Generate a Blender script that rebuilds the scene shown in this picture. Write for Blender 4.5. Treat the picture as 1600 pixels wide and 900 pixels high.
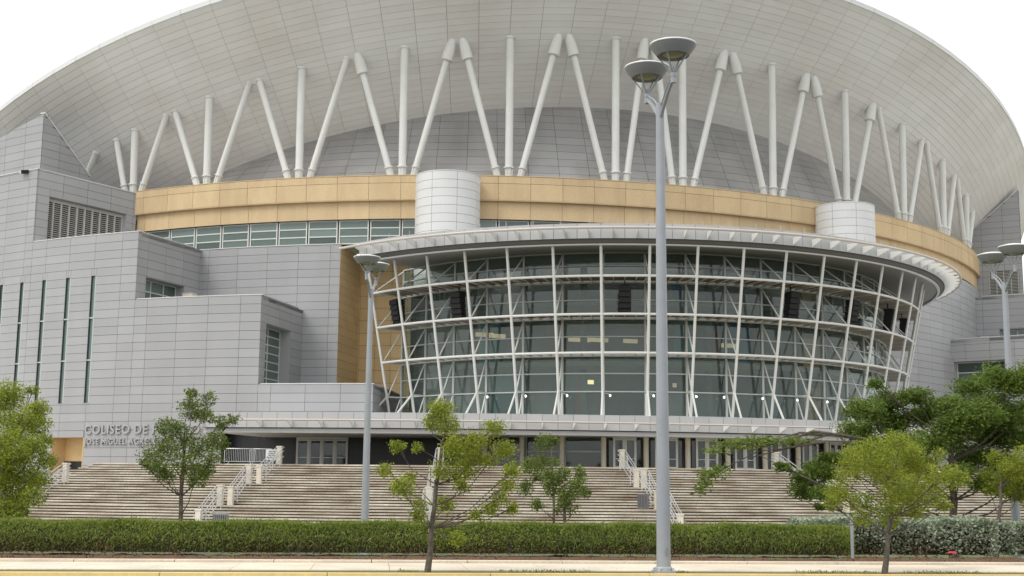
import bpy, math, random
import numpy as np
from mathutils import Vector, Matrix, Euler
random.seed(7); rng = np.random.default_rng(7)
R_ = math.radians
for o in list(bpy.data.objects): bpy.data.objects.remove(o)
scene = bpy.context.scene
COL = scene.collection

# ------------------------------------------------------------------ camera, sky, sun, exposure
EYE = 1.6
FPX, ROLL, YH = 2000.0, 0.010, 760.0            # focal length in photo pixels, roll, horizon row
PITCH = math.atan((YH - 450.0) / FPX)
cam_data = bpy.data.cameras.new('camera'); cam = bpy.data.objects.new('camera', cam_data); COL.objects.link(cam)
cam_data.sensor_width = 36.0; cam_data.lens = 36.0 * FPX / 1600.0
cam_data.clip_start = 0.5; cam_data.clip_end = 6000.0
cam.matrix_world = Matrix.Translation((0, 0, EYE)) @ Matrix.Rotation(math.pi/2 + PITCH, 4, 'X') @ Matrix.Rotation(ROLL, 4, 'Z')
scene.camera = cam

SUN_EL, SUN_AZ = 50.0, 232.0                     # azimuth clockwise from +Y: behind the camera, a little to the left
world = bpy.data.worlds.new('World'); scene.world = world; world.use_nodes = True
wn, wl = world.node_tree.nodes, world.node_tree.links
wn.clear()
sky = wn.new('ShaderNodeTexSky'); sky.sky_type = 'NISHITA'; sky.sun_disc = False
sky.sun_elevation = R_(SUN_EL); sky.sun_rotation = R_(SUN_AZ)
sky.air_density = 1.0; sky.dust_density = 6.0; sky.ozone_density = 1.0
hsv = wn.new('ShaderNodeHueSaturation'); hsv.inputs['Saturation'].default_value = 0.10
cov = wn.new('ShaderNodeMix'); cov.data_type = 'RGBA'; cov.inputs['Factor'].default_value = 0.80   # overcast cover
cov.inputs[7].default_value = (11.7, 11.95, 12.0, 1)
bg = wn.new('ShaderNodeBackground'); bg.inputs['Strength'].default_value = 0.121
wo = wn.new('ShaderNodeOutputWorld')
wl.new(sky.outputs['Color'], hsv.inputs['Color']); wl.new(hsv.outputs['Color'], cov.inputs[6])
wl.new(cov.outputs[2], bg.inputs['Color']); wl.new(bg.outputs['Background'], wo.inputs['Surface'])
sun_d = bpy.data.lights.new('sun', 'SUN'); sun_d.energy = 1.35; sun_d.angle = R_(25); sun_d.color = (1.0, 0.965, 0.91)
sun = bpy.data.objects.new('sun', sun_d); COL.objects.link(sun)
_d = Vector((math.sin(R_(SUN_AZ))*math.cos(R_(SUN_EL)), math.cos(R_(SUN_AZ))*math.cos(R_(SUN_EL)), math.sin(R_(SUN_EL))))
sun.rotation_euler = _d.to_track_quat('Z', 'Y').to_euler(); sun.location = _d * 120
vs = scene.view_settings
vs.view_transform = 'Standard'; vs.look = 'None'; vs.exposure = 0.0; vs.gamma = 1.0; vs.use_curve_mapping = False
try:
    scene.cycles.max_bounces = 8; scene.cycles.transparent_max_bounces = 16
except Exception: pass

# ------------------------------------------------------------------ frame of the arena
OX, OY, FA = -4.6, 175.0, 0.2628                 # centre of all its circles, direction its front faces
def P(R, psi, z, cy=0.0):
    """arena-local point; psi in degrees from the front axis, z above the street, cy moves the circle's centre forward"""
    a = math.radians(psi)
    return (R*math.sin(a), -cy - R*math.cos(a), z)
ARENA_M = Matrix.Translation((OX, OY, 0)) @ Matrix.Rotation(FA, 4, 'Z')
def W(R, psi, z, cy=0.0): return ARENA_M @ Vector(P(R, psi, z, cy))
def H(z): return z + EYE                          # heights were surveyed from eye level
def at(px, py, depth):
    """world point seen at photo pixel (px, py) at the given distance ahead"""
    X, Y = px - 800.0, py - 450.0
    c, s = math.cos(ROLL), math.sin(ROLL)
    X, Y = c*X + s*Y, -s*X + c*Y
    v = (X/FPX, 1.0, -Y/FPX); ct, st = math.cos(PITCH), math.sin(PITCH)
    w = (v[0], v[1]*ct - v[2]*st, v[1]*st + v[2]*ct)
    t = depth / w[1]
    return Vector((w[0]*t, depth, w[2]*t + EYE))

# ------------------------------------------------------------------ materials
def mat(name, col, rough=0.6, metal=0.0, var=0.0, stain=None, stain_scale=0.4, stain_amt=0.0, bump=0.0, bump_scale=30.0,
        island=0.0, spec=0.5, col2=None, col2_scale=5.0, stretch=None, grain=0.0):
    m = bpy.data.materials.new(name); m.use_nodes = True
    n, l = m.node_tree.nodes, m.node_tree.links
    b = n['Principled BSDF']
    b.inputs['Roughness'].default_value = rough; b.inputs['Metallic'].default_value = metal
    b.inputs['Specular IOR Level'].default_value = spec
    rgb = n.new('ShaderNodeRGB'); rgb.outputs[0].default_value = (*col, 1); out = rgb.outputs[0]
    tc = n.new('ShaderNodeNewGeometry'); vec = tc.outputs['Position']
    if stretch:
        mp = n.new('ShaderNodeMapping'); mp.inputs['Scale'].default_value = stretch; l.new(vec, mp.inputs['Vector']); vecs = mp.outputs[0]
    else: vecs = vec
    def mixc(fac, a, bcol, typ='MIX'):
        x = n.new('ShaderNodeMix'); x.data_type = 'RGBA'; x.blend_type = typ
        if isinstance(fac, float): x.inputs['Factor'].default_value = fac
        else: l.new(fac, x.inputs['Factor'])
        l.new(a, x.inputs[6])
        if isinstance(bcol, tuple): x.inputs[7].default_value = (*bcol, 1)
        else: l.new(bcol, x.inputs[7])
        return x.outputs[2]
    def noise(scale, detail=4.0, lo=0.45, hi=0.7, v=None):
        t = n.new('ShaderNodeTexNoise'); t.inputs['Scale'].default_value = scale; t.inputs['Detail'].default_value = detail
        l.new(v or vec, t.inputs['Vector'])
        r = n.new('ShaderNodeMapRange'); r.inputs['From Min'].default_value = lo; r.inputs['From Max'].default_value = hi
        l.new(t.outputs['Fac'], r.inputs['Value']); return r.outputs[0]
    def scaled(s, k):
        x = n.new('ShaderNodeMath'); x.operation = 'MULTIPLY'; l.new(s, x.inputs[0]); x.inputs[1].default_value = k; return x.outputs[0]
    if col2: out = mixc(noise(col2_scale, 5.0, 0.35, 0.65), out, col2)
    if stain: out = mixc(scaled(noise(stain_scale, 6.0, 0.42, 0.75, vecs), stain_amt), out, stain)
    if grain:
        g = n.new('ShaderNodeMapRange'); g.inputs['From Min'].default_value = 0; g.inputs['From Max'].default_value = 1
        g.inputs['To Min'].default_value = 1-grain; g.inputs['To Max'].default_value = 1+grain
        l.new(noise(14.0, 8.0, 0.25, 0.75), g.inputs['Value'])
        cb = n.new('ShaderNodeCombineColor')
        for i in range(3): l.new(g.outputs[0], cb.inputs[i])
        out = mixc(1.0, out, cb.outputs[0], 'MULTIPLY')
    if var or island:
        g = n.new('ShaderNodeMapRange'); k = var or island
        g.inputs['To Min'].default_value = 1-k; g.inputs['To Max'].default_value = 1+k
        if var:
            oi = n.new('ShaderNodeObjectInfo'); l.new(oi.outputs['Random'], g.inputs['Value'])
        else:
            ge = n.new('ShaderNodeNewGeometry'); l.new(ge.outputs['Random Per Island'], g.inputs['Value'])
        cb = n.new('ShaderNodeCombineColor')
        for i in range(3): l.new(g.outputs[0], cb.inputs[i])
        out = mixc(1.0, out, cb.outputs[0], 'MULTIPLY')
    l.new(out, b.inputs['Base Color'])
    if bump:
        t = n.new('ShaderNodeTexNoise'); t.inputs['Scale'].default_value = bump_scale; t.inputs['Detail'].default_value = 5
        l.new(vec, t.inputs['Vector'])
        bm_ = n.new('ShaderNodeBump'); bm_.inputs['Strength'].default_value = bump; bm_.inputs['Distance'].default_value = 0.05
        l.new(t.outputs['Fac'], bm_.inputs['Height']); l.new(bm_.outputs[0], b.inputs['Normal'])
    return m
def leaf_mat(name, c1, c2, trans=0.35, rough=0.55):
    m = bpy.data.materials.new(name); m.use_nodes = True
    n, l = m.node_tree.nodes, m.node_tree.links; n.clear()
    ge = n.new('ShaderNodeNewGeometry'); tc = n.new('ShaderNodeTexCoord')
    nz = n.new('ShaderNodeTexNoise'); nz.inputs['Scale'].default_value = 1.1; nz.inputs['Detail'].default_value = 3; l.new(tc.outputs['Object'], nz.inputs['Vector'])
    ad = n.new('ShaderNodeMath'); ad.operation = 'ADD'; l.new(ge.outputs['Random Per Island'], ad.inputs[0]); l.new(nz.outputs['Fac'], ad.inputs[1])
    mr = n.new('ShaderNodeMapRange'); mr.inputs['From Min'].default_value = 0.4; mr.inputs['From Max'].default_value = 1.6; l.new(ad.outputs[0], mr.inputs['Value'])
    mx = n.new('ShaderNodeMix'); mx.data_type = 'RGBA'; l.new(mr.outputs[0], mx.inputs['Factor'])
    mx.inputs[6].default_value = (*c1, 1); mx.inputs[7].default_value = (*c2, 1)
    d = n.new('ShaderNodeBsdfPrincipled'); d.inputs['Roughness'].default_value = rough; d.inputs['Specular IOR Level'].default_value = 0.35
    l.new(mx.outputs[2], d.inputs['Base Color'])
    t = n.new('ShaderNodeBsdfTranslucent'); l.new(mx.outputs[2], t.inputs['Color'])
    ms = n.new('ShaderNodeMixShader'); ms.inputs['Fac'].default_value = trans
    o = n.new('ShaderNodeOutputMaterial')
    l.new(d.outputs[0], ms.inputs[1]); l.new(t.outputs[0], ms.inputs[2]); l.new(ms.outputs[0], o.inputs['Surface'])
    return m
def glass_mat(name, tint, ior=1.5, opac=0.25, body=(0.02, 0.03, 0.03)):
    m = bpy.data.materials.new(name); m.use_nodes = True
    n, l = m.node_tree.nodes, m.node_tree.links; n.clear()
    tr = n.new('ShaderNodeBsdfTransparent'); tr.inputs['Color'].default_value = (*tint, 1)
    df = n.new('ShaderNodeBsdfDiffuse'); df.inputs['Color'].default_value = (*body, 1)
    m1 = n.new('ShaderNodeMixShader'); m1.inputs['Fac'].default_value = opac
    oi = n.new('ShaderNodeObjectInfo'); rv = n.new('ShaderNodeMapRange'); rv.inputs['To Min'].default_value = opac*0.4; rv.inputs['To Max'].default_value = opac*1.8
    l.new(oi.outputs['Random'], rv.inputs['Value']); l.new(rv.outputs[0], m1.inputs['Fac'])
    gl = n.new('ShaderNodeBsdfGlossy'); gl.inputs['Roughness'].default_value = 0.03; gl.inputs['Color'].default_value = (0.92, 0.96, 0.95, 1)
    lw = n.new('ShaderNodeLayerWeight'); lw.inputs['Blend'].default_value = 0.5      # two-sided Schlick term: panes are thin
    pw_ = n.new('ShaderNodeMath'); pw_.operation = 'POWER'; pw_.inputs[1].default_value = 5.0; l.new(lw.outputs['Facing'], pw_.inputs[0])
    f0 = ((ior-1)/(ior+1))**2
    fr = n.new('ShaderNodeMath'); fr.operation = 'MULTIPLY_ADD'; fr.inputs[1].default_value = 1-f0; fr.inputs[2].default_value = f0; l.new(pw_.outputs[0], fr.inputs[0])
    ms = n.new('ShaderNodeMixShader'); o = n.new('ShaderNodeOutputMaterial')
    l.new(tr.outputs[0], m1.inputs[1]); l.new(df.outputs[0], m1.inputs[2])
    l.new(fr.outputs[0], ms.inputs['Fac']); l.new(m1.outputs[0], ms.inputs[1]); l.new(gl.outputs[0], ms.inputs[2])
    l.new(ms.outputs[0], o.inputs['Surface']); return m
def emit_mat(name, col, k):
    m = bpy.data.materials.new(name); m.use_nodes = True
    b = m.node_tree.nodes['Principled BSDF']; b.inputs['Base Color'].default_value = (*col, 1)
    b.inputs['Emission Color'].default_value = (*col, 1); b.inputs['Emission Strength'].default_value = k
    return m
M = {}
M['panel'] = mat('grey_metal_panel', (0.375, 0.375, 0.385), 0.46, 0.0, var=0.05, stain=(0.315, 0.315, 0.31), stain_scale=0.5, stain_amt=0.45, stretch=(1, 1, 0.22))
M['panel_stuff'] = mat('grey_metal_panel_run', (0.375, 0.375, 0.385), 0.46, 0.0, island=0.05, stain=(0.315, 0.315, 0.31), stain_scale=0.5, stain_amt=0.45, stretch=(1, 1, 0.22))
M['joint'] = mat('dark_joint', (0.07, 0.07, 0.07), 0.9)
M['coping'] = mat('pale_coping', (0.66, 0.66, 0.66), 0.5)
M['soffit'] = mat('soffit_panel_paint', (0.875, 0.87, 0.865), 0.55, var=0.03, stain=(0.72, 0.65, 0.61), stain_scale=0.12, stain_amt=0.6, stretch=(1, 1, 1))
M['soffit_stuff'] = mat('soffit_panel_paint_run', (0.875, 0.87, 0.865), 0.55, island=0.03, stain=(0.72, 0.65, 0.61), stain_scale=0.12, stain_amt=0.6)
M['rim'] = mat('rim_metal', (0.72, 0.73, 0.72), 0.45)
M['dome'] = mat('brushed_dark_metal', (0.46, 0.455, 0.455), 0.32, 0.5, var=0.06, stain=(0.27, 0.26, 0.25), stain_scale=0.25, stain_amt=0.7, stretch=(1, 1, 0.35))
M['stone'] = mat('tan_stone', (0.65, 0.485, 0.285), 0.75, var=0.06, stain=(0.54, 0.39, 0.22), stain_scale=0.9, stain_amt=0.7, grain=0.12, stretch=(1, 1, 0.3))
M['stone_wall'] = mat('tan_stone_wall', (0.72, 0.52, 0.27), 0.75, var=0.04, stain=(0.58, 0.42, 0.22), stain_scale=0.8, stain_amt=0.5, grain=0.06)
M['white'] = mat('white_paint', (0.76, 0.76, 0.73), 0.4, stain=(0.6, 0.58, 0.54), stain_scale=0.6, stain_amt=0.35)
M['drum'] = mat('white_drum_panel', (0.74, 0.74, 0.735), 0.42, var=0.02, stain=(0.62, 0.61, 0.59), stain_scale=0.5, stain_amt=0.4)
M['frame'] = mat('white_frame', (0.66, 0.66, 0.63), 0.45)
M['mullion'] = mat('grey_green_mullion', (0.50, 0.52, 0.49), 0.45)
M['fascia'] = mat('canopy_panel', (0.44, 0.44, 0.45), 0.40, var=0.05, stain=(0.52, 0.52, 0.52), stain_scale=0.6, stain_amt=0.4)
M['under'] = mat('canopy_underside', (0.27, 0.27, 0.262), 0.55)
M['fascia_shadow'] = mat('canopy_shadow_paint', (0.12, 0.115, 0.11), 0.7)  # shadow line under the fascia, painted as the chamfer's dark colour
M['tube'] = mat('beige_tube_paint', (0.56, 0.51, 0.46), 0.45)
M['deck'] = mat('brown_grating', (0.17, 0.13, 0.10), 0.8)
M['glass'] = glass_mat('green_tinted_glass', (0.82, 0.87, 0.845), 1.5, 0.15, (0.20, 0.255, 0.235))
M['glass_strip'] = glass_mat('green_window_glass', (0.45, 0.58, 0.53), 1.6, 0.45, (0.21, 0.28, 0.255))
M['glass_door'] = glass_mat('door_glass', (0.72, 0.75, 0.73), 1.5, 0.1, (0.02, 0.02, 0.02))
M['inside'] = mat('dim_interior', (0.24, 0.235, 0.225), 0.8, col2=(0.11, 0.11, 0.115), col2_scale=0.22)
M['inside_floor'] = mat('interior_floor', (0.34, 0.33, 0.31), 0.7)
M['blue'] = mat('interior_blue_banner', (0.06, 0.20, 0.42), 0.8)
M['teal'] = mat('interior_teal_banner', (0.05, 0.30, 0.33), 0.8)
M['red'] = mat('interior_red_banner', (0.36, 0.13, 0.10), 0.8)
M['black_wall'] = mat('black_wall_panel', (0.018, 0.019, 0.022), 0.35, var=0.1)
M['louver'] = mat('louver_paint', (0.48, 0.47, 0.43), 0.5)
M['slit'] = mat('slit_glass', (0.10, 0.16, 0.16), 0.15, spec=0.8)
M['letter'] = mat('brushed_letter_metal', (0.39, 0.39, 0.395), 0.45, 0.0)
M['speaker'] = mat('black_speaker_cloth', (0.012, 0.011, 0.012), 0.8)
M['cream'] = mat('cream_paint', (0.74, 0.68, 0.56), 0.6)
M['stair'] = mat('stair_concrete', (0.62, 0.57, 0.485), 0.85, var=0.06, stain=(0.20, 0.13, 0.07), stain_scale=0.9, stain_amt=0.95, grain=0.28, stretch=(0.35, 0.8, 2.5), col2=(0.49, 0.44, 0.365), col2_scale=0.7)
M['riser_shade_dirt'] = mat('stair_shade_dirt', (0.10, 0.07, 0.042), 0.9, stain=(0.05, 0.035, 0.02), stain_scale=0.6, stain_amt=0.8)  # nosing shadow lines and dirt painted into the recessed riser colour
M['post'] = mat('cream_concrete_post', (0.66, 0.61, 0.52), 0.8, stain=(0.45, 0.4, 0.33), stain_scale=2.0, stain_amt=0.4)
M['steel'] = mat('galvanised_steel', (0.58, 0.59, 0.60), 0.35, 0.4)
M['pole'] = mat('grey_lamp_paint', (0.34, 0.36, 0.385), 0.45, 0.1, stain=(0.27, 0.28, 0.29), stain_scale=3, stain_amt=0.4)
M['lamp_shade'] = mat('lamp_shade_paint', (0.24, 0.25, 0.25), 0.5)
M['lamp_rim'] = mat('lamp_rim_white', (0.80, 0.81, 0.80), 0.4)
M['lens'] = mat('yellowed_lens', (0.33, 0.32, 0.20), 0.35)
M['bin'] = mat('bin_slat_paint', (0.22, 0.22, 0.23), 0.5, 0.2)
M['concrete'] = mat('pavement_concrete', (0.72, 0.62, 0.49), 0.9, var=0.03, stain=(0.46, 0.40, 0.32), stain_scale=1.1, stain_amt=0.6, grain=0.10, bump=0.2)
M['yellow'] = mat('yellow_kerb_paint', (0.93, 0.68, 0.27), 0.7, var=0.03, stain=(0.55, 0.45, 0.28), stain_scale=2.5, stain_amt=0.4, grain=0.08)
M['asphalt'] = mat('asphalt', (0.055, 0.055, 0.055), 0.9, grain=0.25, bump=0.3)
M['soil'] = mat('brown_soil', (0.15, 0.066, 0.020), 0.95, col2=(0.075, 0.036, 0.014), col2_scale=3.0, grain=0.3, bump=0.6, bump_scale=14)
M['lawn'] = mat('lawn_ground', (0.085, 0.115, 0.035), 0.95, col2=(0.13, 0.12, 0.05), col2_scale=1.3, grain=0.2)
M['plaza'] = mat('plaza_paving', (0.60, 0.57, 0.52), 0.9, stain=(0.45, 0.42, 0.37), stain_scale=0.5, stain_amt=0.5)
M['bark'] = mat('bark', (0.15, 0.125, 0.10), 0.9, col2=(0.08, 0.065, 0.05), col2_scale=9.0, bump=0.6, bump_scale=25)
M['leaf_light'] = leaf_mat('light_green_leaf', (0.13, 0.19, 0.015), (0.46, 0.50, 0.07), 0.5)
M['leaf_mid'] = leaf_mat('mid_green_leaf', (0.06, 0.105, 0.02), (0.26, 0.32, 0.065), 0.45)
M['leaf_dark'] = leaf_mat('dark_green_leaf', (0.045, 0.085, 0.014), (0.24, 0.33, 0.055), 0.45)
M['leaf_hedge'] = leaf_mat('hedge_leaf', (0.09, 0.15, 0.02), (0.36, 0.42, 0.09), 0.5)
M['leaf_silver'] = leaf_mat('silver_leaf', (0.16, 0.22, 0.12), (0.56, 0.61, 0.48), 0.3)
M['leaf_dry'] = leaf_mat('dry_leaf', (0.07, 0.045, 0.02), (0.22, 0.14, 0.06), 0.3)
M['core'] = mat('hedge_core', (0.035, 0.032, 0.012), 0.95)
M['red_litter'] = mat('red_plastic', (0.45, 0.03, 0.04), 0.5)
M['lamp_warm'] = emit_mat('warm_lamp', (1.0, 0.80, 0.40), 2.2)
M['lamp_dim'] = emit_mat('dim_warm_lamp', (1.0, 0.76, 0.46), 0.42)
M['lamp_white'] = emit_mat('flood_lamp', (1.0, 1.0, 0.97), 1.6)
M['sign_white'] = mat('sign_board_white', (0.72, 0.73, 0.74), 0.5)
M['sign_ink'] = mat('sign_ink', (0.06, 0.07, 0.10), 0.6)

# ------------------------------------------------------------------ mesh helpers
class MB:
    def __init__(s): s.v = []; s.f = []
    def add(s, vs, fs):
        b = len(s.v); s.v += [tuple(v) for v in vs]; s.f += [tuple(i+b for i in f) for f in fs]; return s
    def hexa(s, p):      # eight corners: 0-3 back loop, 4-7 front loop
        return s.add(p, [(3,2,1,0),(4,5,6,7),(0,1,5,4),(1,2,6,5),(2,3,7,6),(3,0,4,7)])
    def box(s, x0, x1, y0, y1, z0, z1):
        return s.hexa([(x0,y0,z0),(x1,y0,z0),(x1,y1,z0),(x0,y1,z0),(x0,y0,z1),(x1,y0,z1),(x1,y1,z1),(x0,y1,z1)])
    def tube(s, pts, r, n=8, cap=True):
        pts = [Vector(p) for p in pts]
        rs = r if isinstance(r, (list, tuple)) else [r]*len(pts)
        b = len(s.v); up = None
        for i, p in enumerate(pts):
            d = (pts[min(i+1, len(pts)-1)] - pts[max(i-1, 0)]).normalized()
            if up is None: up = Vector((0,0,1)) if abs(d.z) < 0.9 else Vector((1,0,0))
            x = d.cross(up).normalized(); y = x.cross(d).normalized(); up = y
            for k in range(n):
                a = 2*math.pi*k/n; s.v.append(tuple(p + (x*math.cos(a) + y*math.sin(a))*rs[i]))
        for i in range(len(pts)-1):
            for k in range(n):
                s.f.append((b+i*n+k, b+i*n+(k+1)%n, b+(i+1)*n+(k+1)%n, b+(i+1)*n+k))
        if cap:
            s.f.append(tuple(b+k for k in range(n))[::-1]); e = b+(len(pts)-1)*n; s.f.append(tuple(e+k for k in range(n)))
        return s
    def bar(s, a, b, w, h):      # square bar between two points
        a, b = Vector(a), Vector(b); d = (b-a).normalized()
        up = Vector((0,0,1)) if abs(d.z) < 0.95 else Vector((0,1,0))
        x = d.cross(up).normalized(); y = x.cross(d).normalized(); x *= w/2; y *= h/2
        return s.hexa([a-x-y, a+x-y, a+x+y, a-x+y, b-x-y, b+x-y, b+x+y, b-x+y])
    def lathe(s, prof, c=(0,0,0), n=24):
        b = len(s.v)
        for r, z in prof:
            for k in range(n):
                a = 2*math.pi*k/n; s.v.append((c[0]+r*math.cos(a), c[1]+r*math.sin(a), c[2]+z))
        for i in range(len(prof)-1):
            for k in range(n):
                s.f.append((b+i*n+k, b+i*n+(k+1)%n, b+(i+1)*n+(k+1)%n, b+(i+1)*n+k))
        return s
    def patch(s, f, u0, u1, v0, v1, d0, d1, nu=1):
        """closed curved box over the surface mapping f(u, v, depth)"""
        b = len(s.v)
        for i in range(nu+1):
            u = u0 + (u1-u0)*i/nu
            va = v0(u) if callable(v0) else v0; vb = v1(u) if callable(v1) else v1
            s.v += [tuple(f(u, va, d0)), tuple(f(u, va, d1)), tuple(f(u, vb, d1)), tuple(f(u, vb, d0))]
        for i in range(nu):
            a, c = b+4*i, b+4*i+4
            for k in range(4): s.f.append((a+k, a+(k+1) % 4, c+(k+1) % 4, c+k))
        s.f.append((b, b+3, b+2, b+1)); e = b+4*nu; s.f.append((e, e+1, e+2, e+3))
        return s
    def mesh(s, name, m, smooth=False):
        me = bpy.data.meshes.new(name); me.from_pydata(s.v, [], s.f); me.update()
        if isinstance(m, str): m = M[m]
        me.materials.append(m)
        if smooth:
            for p in me.polygons: p.use_smooth = True
            try: me.set_sharp_from_angle(angle=R_(35))
            except Exception: pass
        return me
    def build(s, name, m, parent=None, smooth=False, **kw): return link(name, s.mesh(name, m, smooth), parent, **kw)
def link(name, data, parent=None, loc=None, rz=None, kind=None, label=None):
    o = bpy.data.objects.new(name, data); COL.objects.link(o)
    if parent: o.parent = parent
    if loc: o.location = loc
    if rz is not None: o.rotation_euler = (0, 0, rz)
    if kind: o['kind'] = kind
    if label: o['label'] = label
    return o
def thing(name, label, cat, loc=(0,0,0), rz=0.0, group=None):
    o = bpy.data.objects.new(name, None); COL.objects.link(o); o.empty_display_size = 0.3
    o.location = loc; o.rotation_euler = (0,0,rz); tag(o, label, cat, group); return o
def tag(o, label, cat, group=None):
    o['label'] = label; o['category'] = cat
    if group: o['group'] = group
    return o
def struct(o): o['kind'] = 'structure'; return o
def copy_tree(o, parent=None):
    c = o.copy(); COL.objects.link(c); c.parent = parent
    for ch in list(o.children): copy_tree(ch, c)
    return c
def subtract(rects, hole):
    out = []
    ha, hb, hc, hd = hole
    for a, b, c, d in rects:
        if hb <= a or ha >= b or hd <= c or hc >= d: out.append((a, b, c, d)); continue
        if a < ha: out.append((a, ha, c, d))
        if hb < b: out.append((hb, b, c, d))
        x0, x1 = max(a, ha), min(b, hb)
        if c < hc: out.append((x0, x1, c, hc))
        if hd < d: out.append((x0, x1, hd, d))
    return out
def cuts(a, b, first, step):
    k = math.ceil((a - first)/step + 1e-6); r = [a]
    while first + k*step < b - 1e-6: r.append(first + k*step); k += 1
    return r + [b]
def grid_rects(u0, u1, v0, v1, ufirst, ustep, vfirst, vstep, holes=(), top=None):
    us, vs = cuts(u0, u1, ufirst, ustep), cuts(v0, v1, vfirst, vstep); out = []
    for i in range(len(us)-1):
        for j in range(len(vs)-1):
            r = [(us[i], us[i+1], vs[j], vs[j+1])]
            for h in holes: r = subtract(r, h)
            out += r
    return out
def cyl_map(R, cy=0.0): return lambda u, v, d: P(R+d, u, v, cy)
def rad_map(psi, side): return lambda u, v, d: P(u, psi + side*math.degrees(d/u), v)   # radial wall; side = +1 faces growing psi

def skew_map(u, v, d):      # the louvred return wall swings slightly towards the tan band
    k = 74.0 - u
    return P(u, -45.8 + k*2.55/8.3 + math.degrees(d/u), EYE + (v-EYE)*(1-0.0033*k))

# ================================================================== GROUND
def gz(y):      # the lawn falls from the street to the plaza at the foot of the stairs
    return float(np.interp(y, [30, 44, 72, 80], [0.0, -0.72, -1.12, -1.14]))
m_ = MB()
ys = [27.3, 30, 33, 37, 41, 44, 50, 58, 66, 72, 80, 400, 5000]
for a, b in zip(ys[:-1], ys[1:]):
    w0, w1 = (60, 60) if b <= 80 else (5000, 5000)
    z0, z1 = gz(a), gz(b)
    m_.add([(-5000,a,z0-.02),(5000,a,z0-.02),(5000,b,z1-.02),(-5000,b,z1-.02)], [(0,1,2,3)])
struct(m_.build('ground', 'lawn'))
m_ = MB(); m_.box(-5000, 5000, -5000, 23.88, -0.6, -0.15); struct(m_.build('road', 'asphalt'))
struct(MB().box(-400, 400, 24.07, 24.72, -0.5, -0.012).build('verge', 'lawn'))
paveo = struct(MB().box(-400, 400, 24.72, 26.98, -0.5, -0.03).build('pavement', 'joint'))
x = -30.0; i = 0
slab = MB().box(-0.745, 0.745, -1.118, 1.118, -0.03, 0.006).mesh('slab', 'concrete')
while x < 30:
    link('slab', slab, paveo, (x, 25.85, 0)); x += 1.5
kerbo = struct(MB().box(-400, 400, 26.99, 27.30, -0.5, -0.01).build('kerb', 'joint'))
ks = MB().box(-0.99, 0.99, -0.14, 0.14, -0.06, 0.055).mesh('kerb_stone', 'concrete')
for k in range(-14, 15): link('kerb_stone', ks, kerbo, (k*2.0+0.4, 27.14, 0))
yk = struct(MB().box(-400, 400, 23.93, 24.06, -0.5, -0.02).build('roadside_kerb', 'joint'))
ks = MB().box(-1.493, 1.493, -0.09, 0.09, -0.35, 0.0).mesh('yellow_kerb_stone', 'yellow')
for k in range(-9, 10): link('yellow_kerb_stone', ks, yk, (k*3.0+1.1, 23.975, 0.0))
# planting bed under the hedges
m_ = MB(); nx, ny = 160, 5
for i in range(nx+1):
    for j in range(ny+1):
        m_.v.append((-26 + 52*i/nx, 27.31 + 4.2*j/ny, 0.0 + 0.05*random.random() + (0.05 if j else 0) - 0.03*j))
for i in range(nx):
    for j in range(ny):
        a = i*(ny+1)+j; m_.f.append((a, a+ny+1, a+ny+2, a+1))
struct(m_.build('planting_bed', 'soil'))

# ================================================================== ARENA
arena = thing('arena', 'huge round grey arena with tilted roof, white struts, tan band and bulging glass front', 'arena', (OX, OY, 0), FA)
mesh_cache = {}
PBUDGET = {'wall_panel': 300, 'soffit_panel': 300}
stuffs = {}
def curved_panel(name, R, u0, u1, v0, v1, thick, gap, m, parent, cy=0.0, proud=0.0):
    du = math.degrees(gap/2/R); a, b, c, d = u0+du, u1-du, v0+gap/2, v1-gap/2
    if b-a < 0.05 or d-c < 0.04: return
    key = (name, round(R,3), round(b-a,3), round(d-c,3), m)
    if key not in mesh_cache:
        h = (b-a)/2
        mesh_cache[key] = MB().patch(lambda u, v, dd: P(R+dd, u, v), -h, h, 0, d-c, -thick, proud, 1 if (b-a)*R < 60 else 3).mesh(name, m)
    o = link(name, mesh_cache[key], parent, (0, -cy, c), R_((a+b)/2)); return o
def stuff(name, m, parent):
    if name not in stuffs: stuffs[name] = (MB(), m, parent)
    return stuffs[name][0]
G_WALL = 0.027
def panel_wall(name, f, u0, u1, v0, v1, ufirst, ustep, vfirst, vstep, holes=(), curved=None, prio=True, nseg=1, gap_u=None, back=0.05, ptname='wall_panel', pm='panel', uscale=None):
    """a wall part (dark backing) with cladding panels standing proud of it"""
    uscale = uscale or (curved and math.degrees(1/curved)) or 1.0
    e_ = 0.05*uscale
    b = MB(); rects = [(u0+e_, u1-e_, v0, v1-0.02)]
    for h in holes: rects = subtract(rects, (h[0]-e_*0.5, h[1]+e_*0.5, h[2]-0.02, h[3]+0.02))
    for (a, c, d, e) in rects:
        n = max(1, int(abs(c-a)/(2.5 if curved else 50)))
        b.patch(f, a, c, d, e, -0.45, -0.03, n)
    wall = b.build(name, 'joint', arena)
    for (a, c, d, e) in grid_rects(u0, u1, v0, v1, ufirst, ustep, vfirst, vstep, holes):
        gu = G_WALL*uscale/2
        if PBUDGET[ptname] > 0 and prio:
            PBUDGET[ptname] -= 1
            if curved: curved_panel(ptname, curved, a, c, d, e, 0.03, G_WALL, pm, wall)
            else:
                if c-a-2*gu > 0.04: MB().patch(f, a+gu, c-gu, d+G_WALL/2, e-G_WALL/2, -0.03, 0).build(ptname, pm, wall)
        else:
            if c-a-2*gu > 0.01 and e-d > 0.05:
                stuff(ptname, pm+'_stuff', arena).patch(f, a+gu, c-gu, d+G_WALL/2, e-G_WALL/2, -0.03, 0, 1)
    return wall

RO, ROW, VF = 74.0, 0.725, H(7.9)
RI = 64.9
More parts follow.
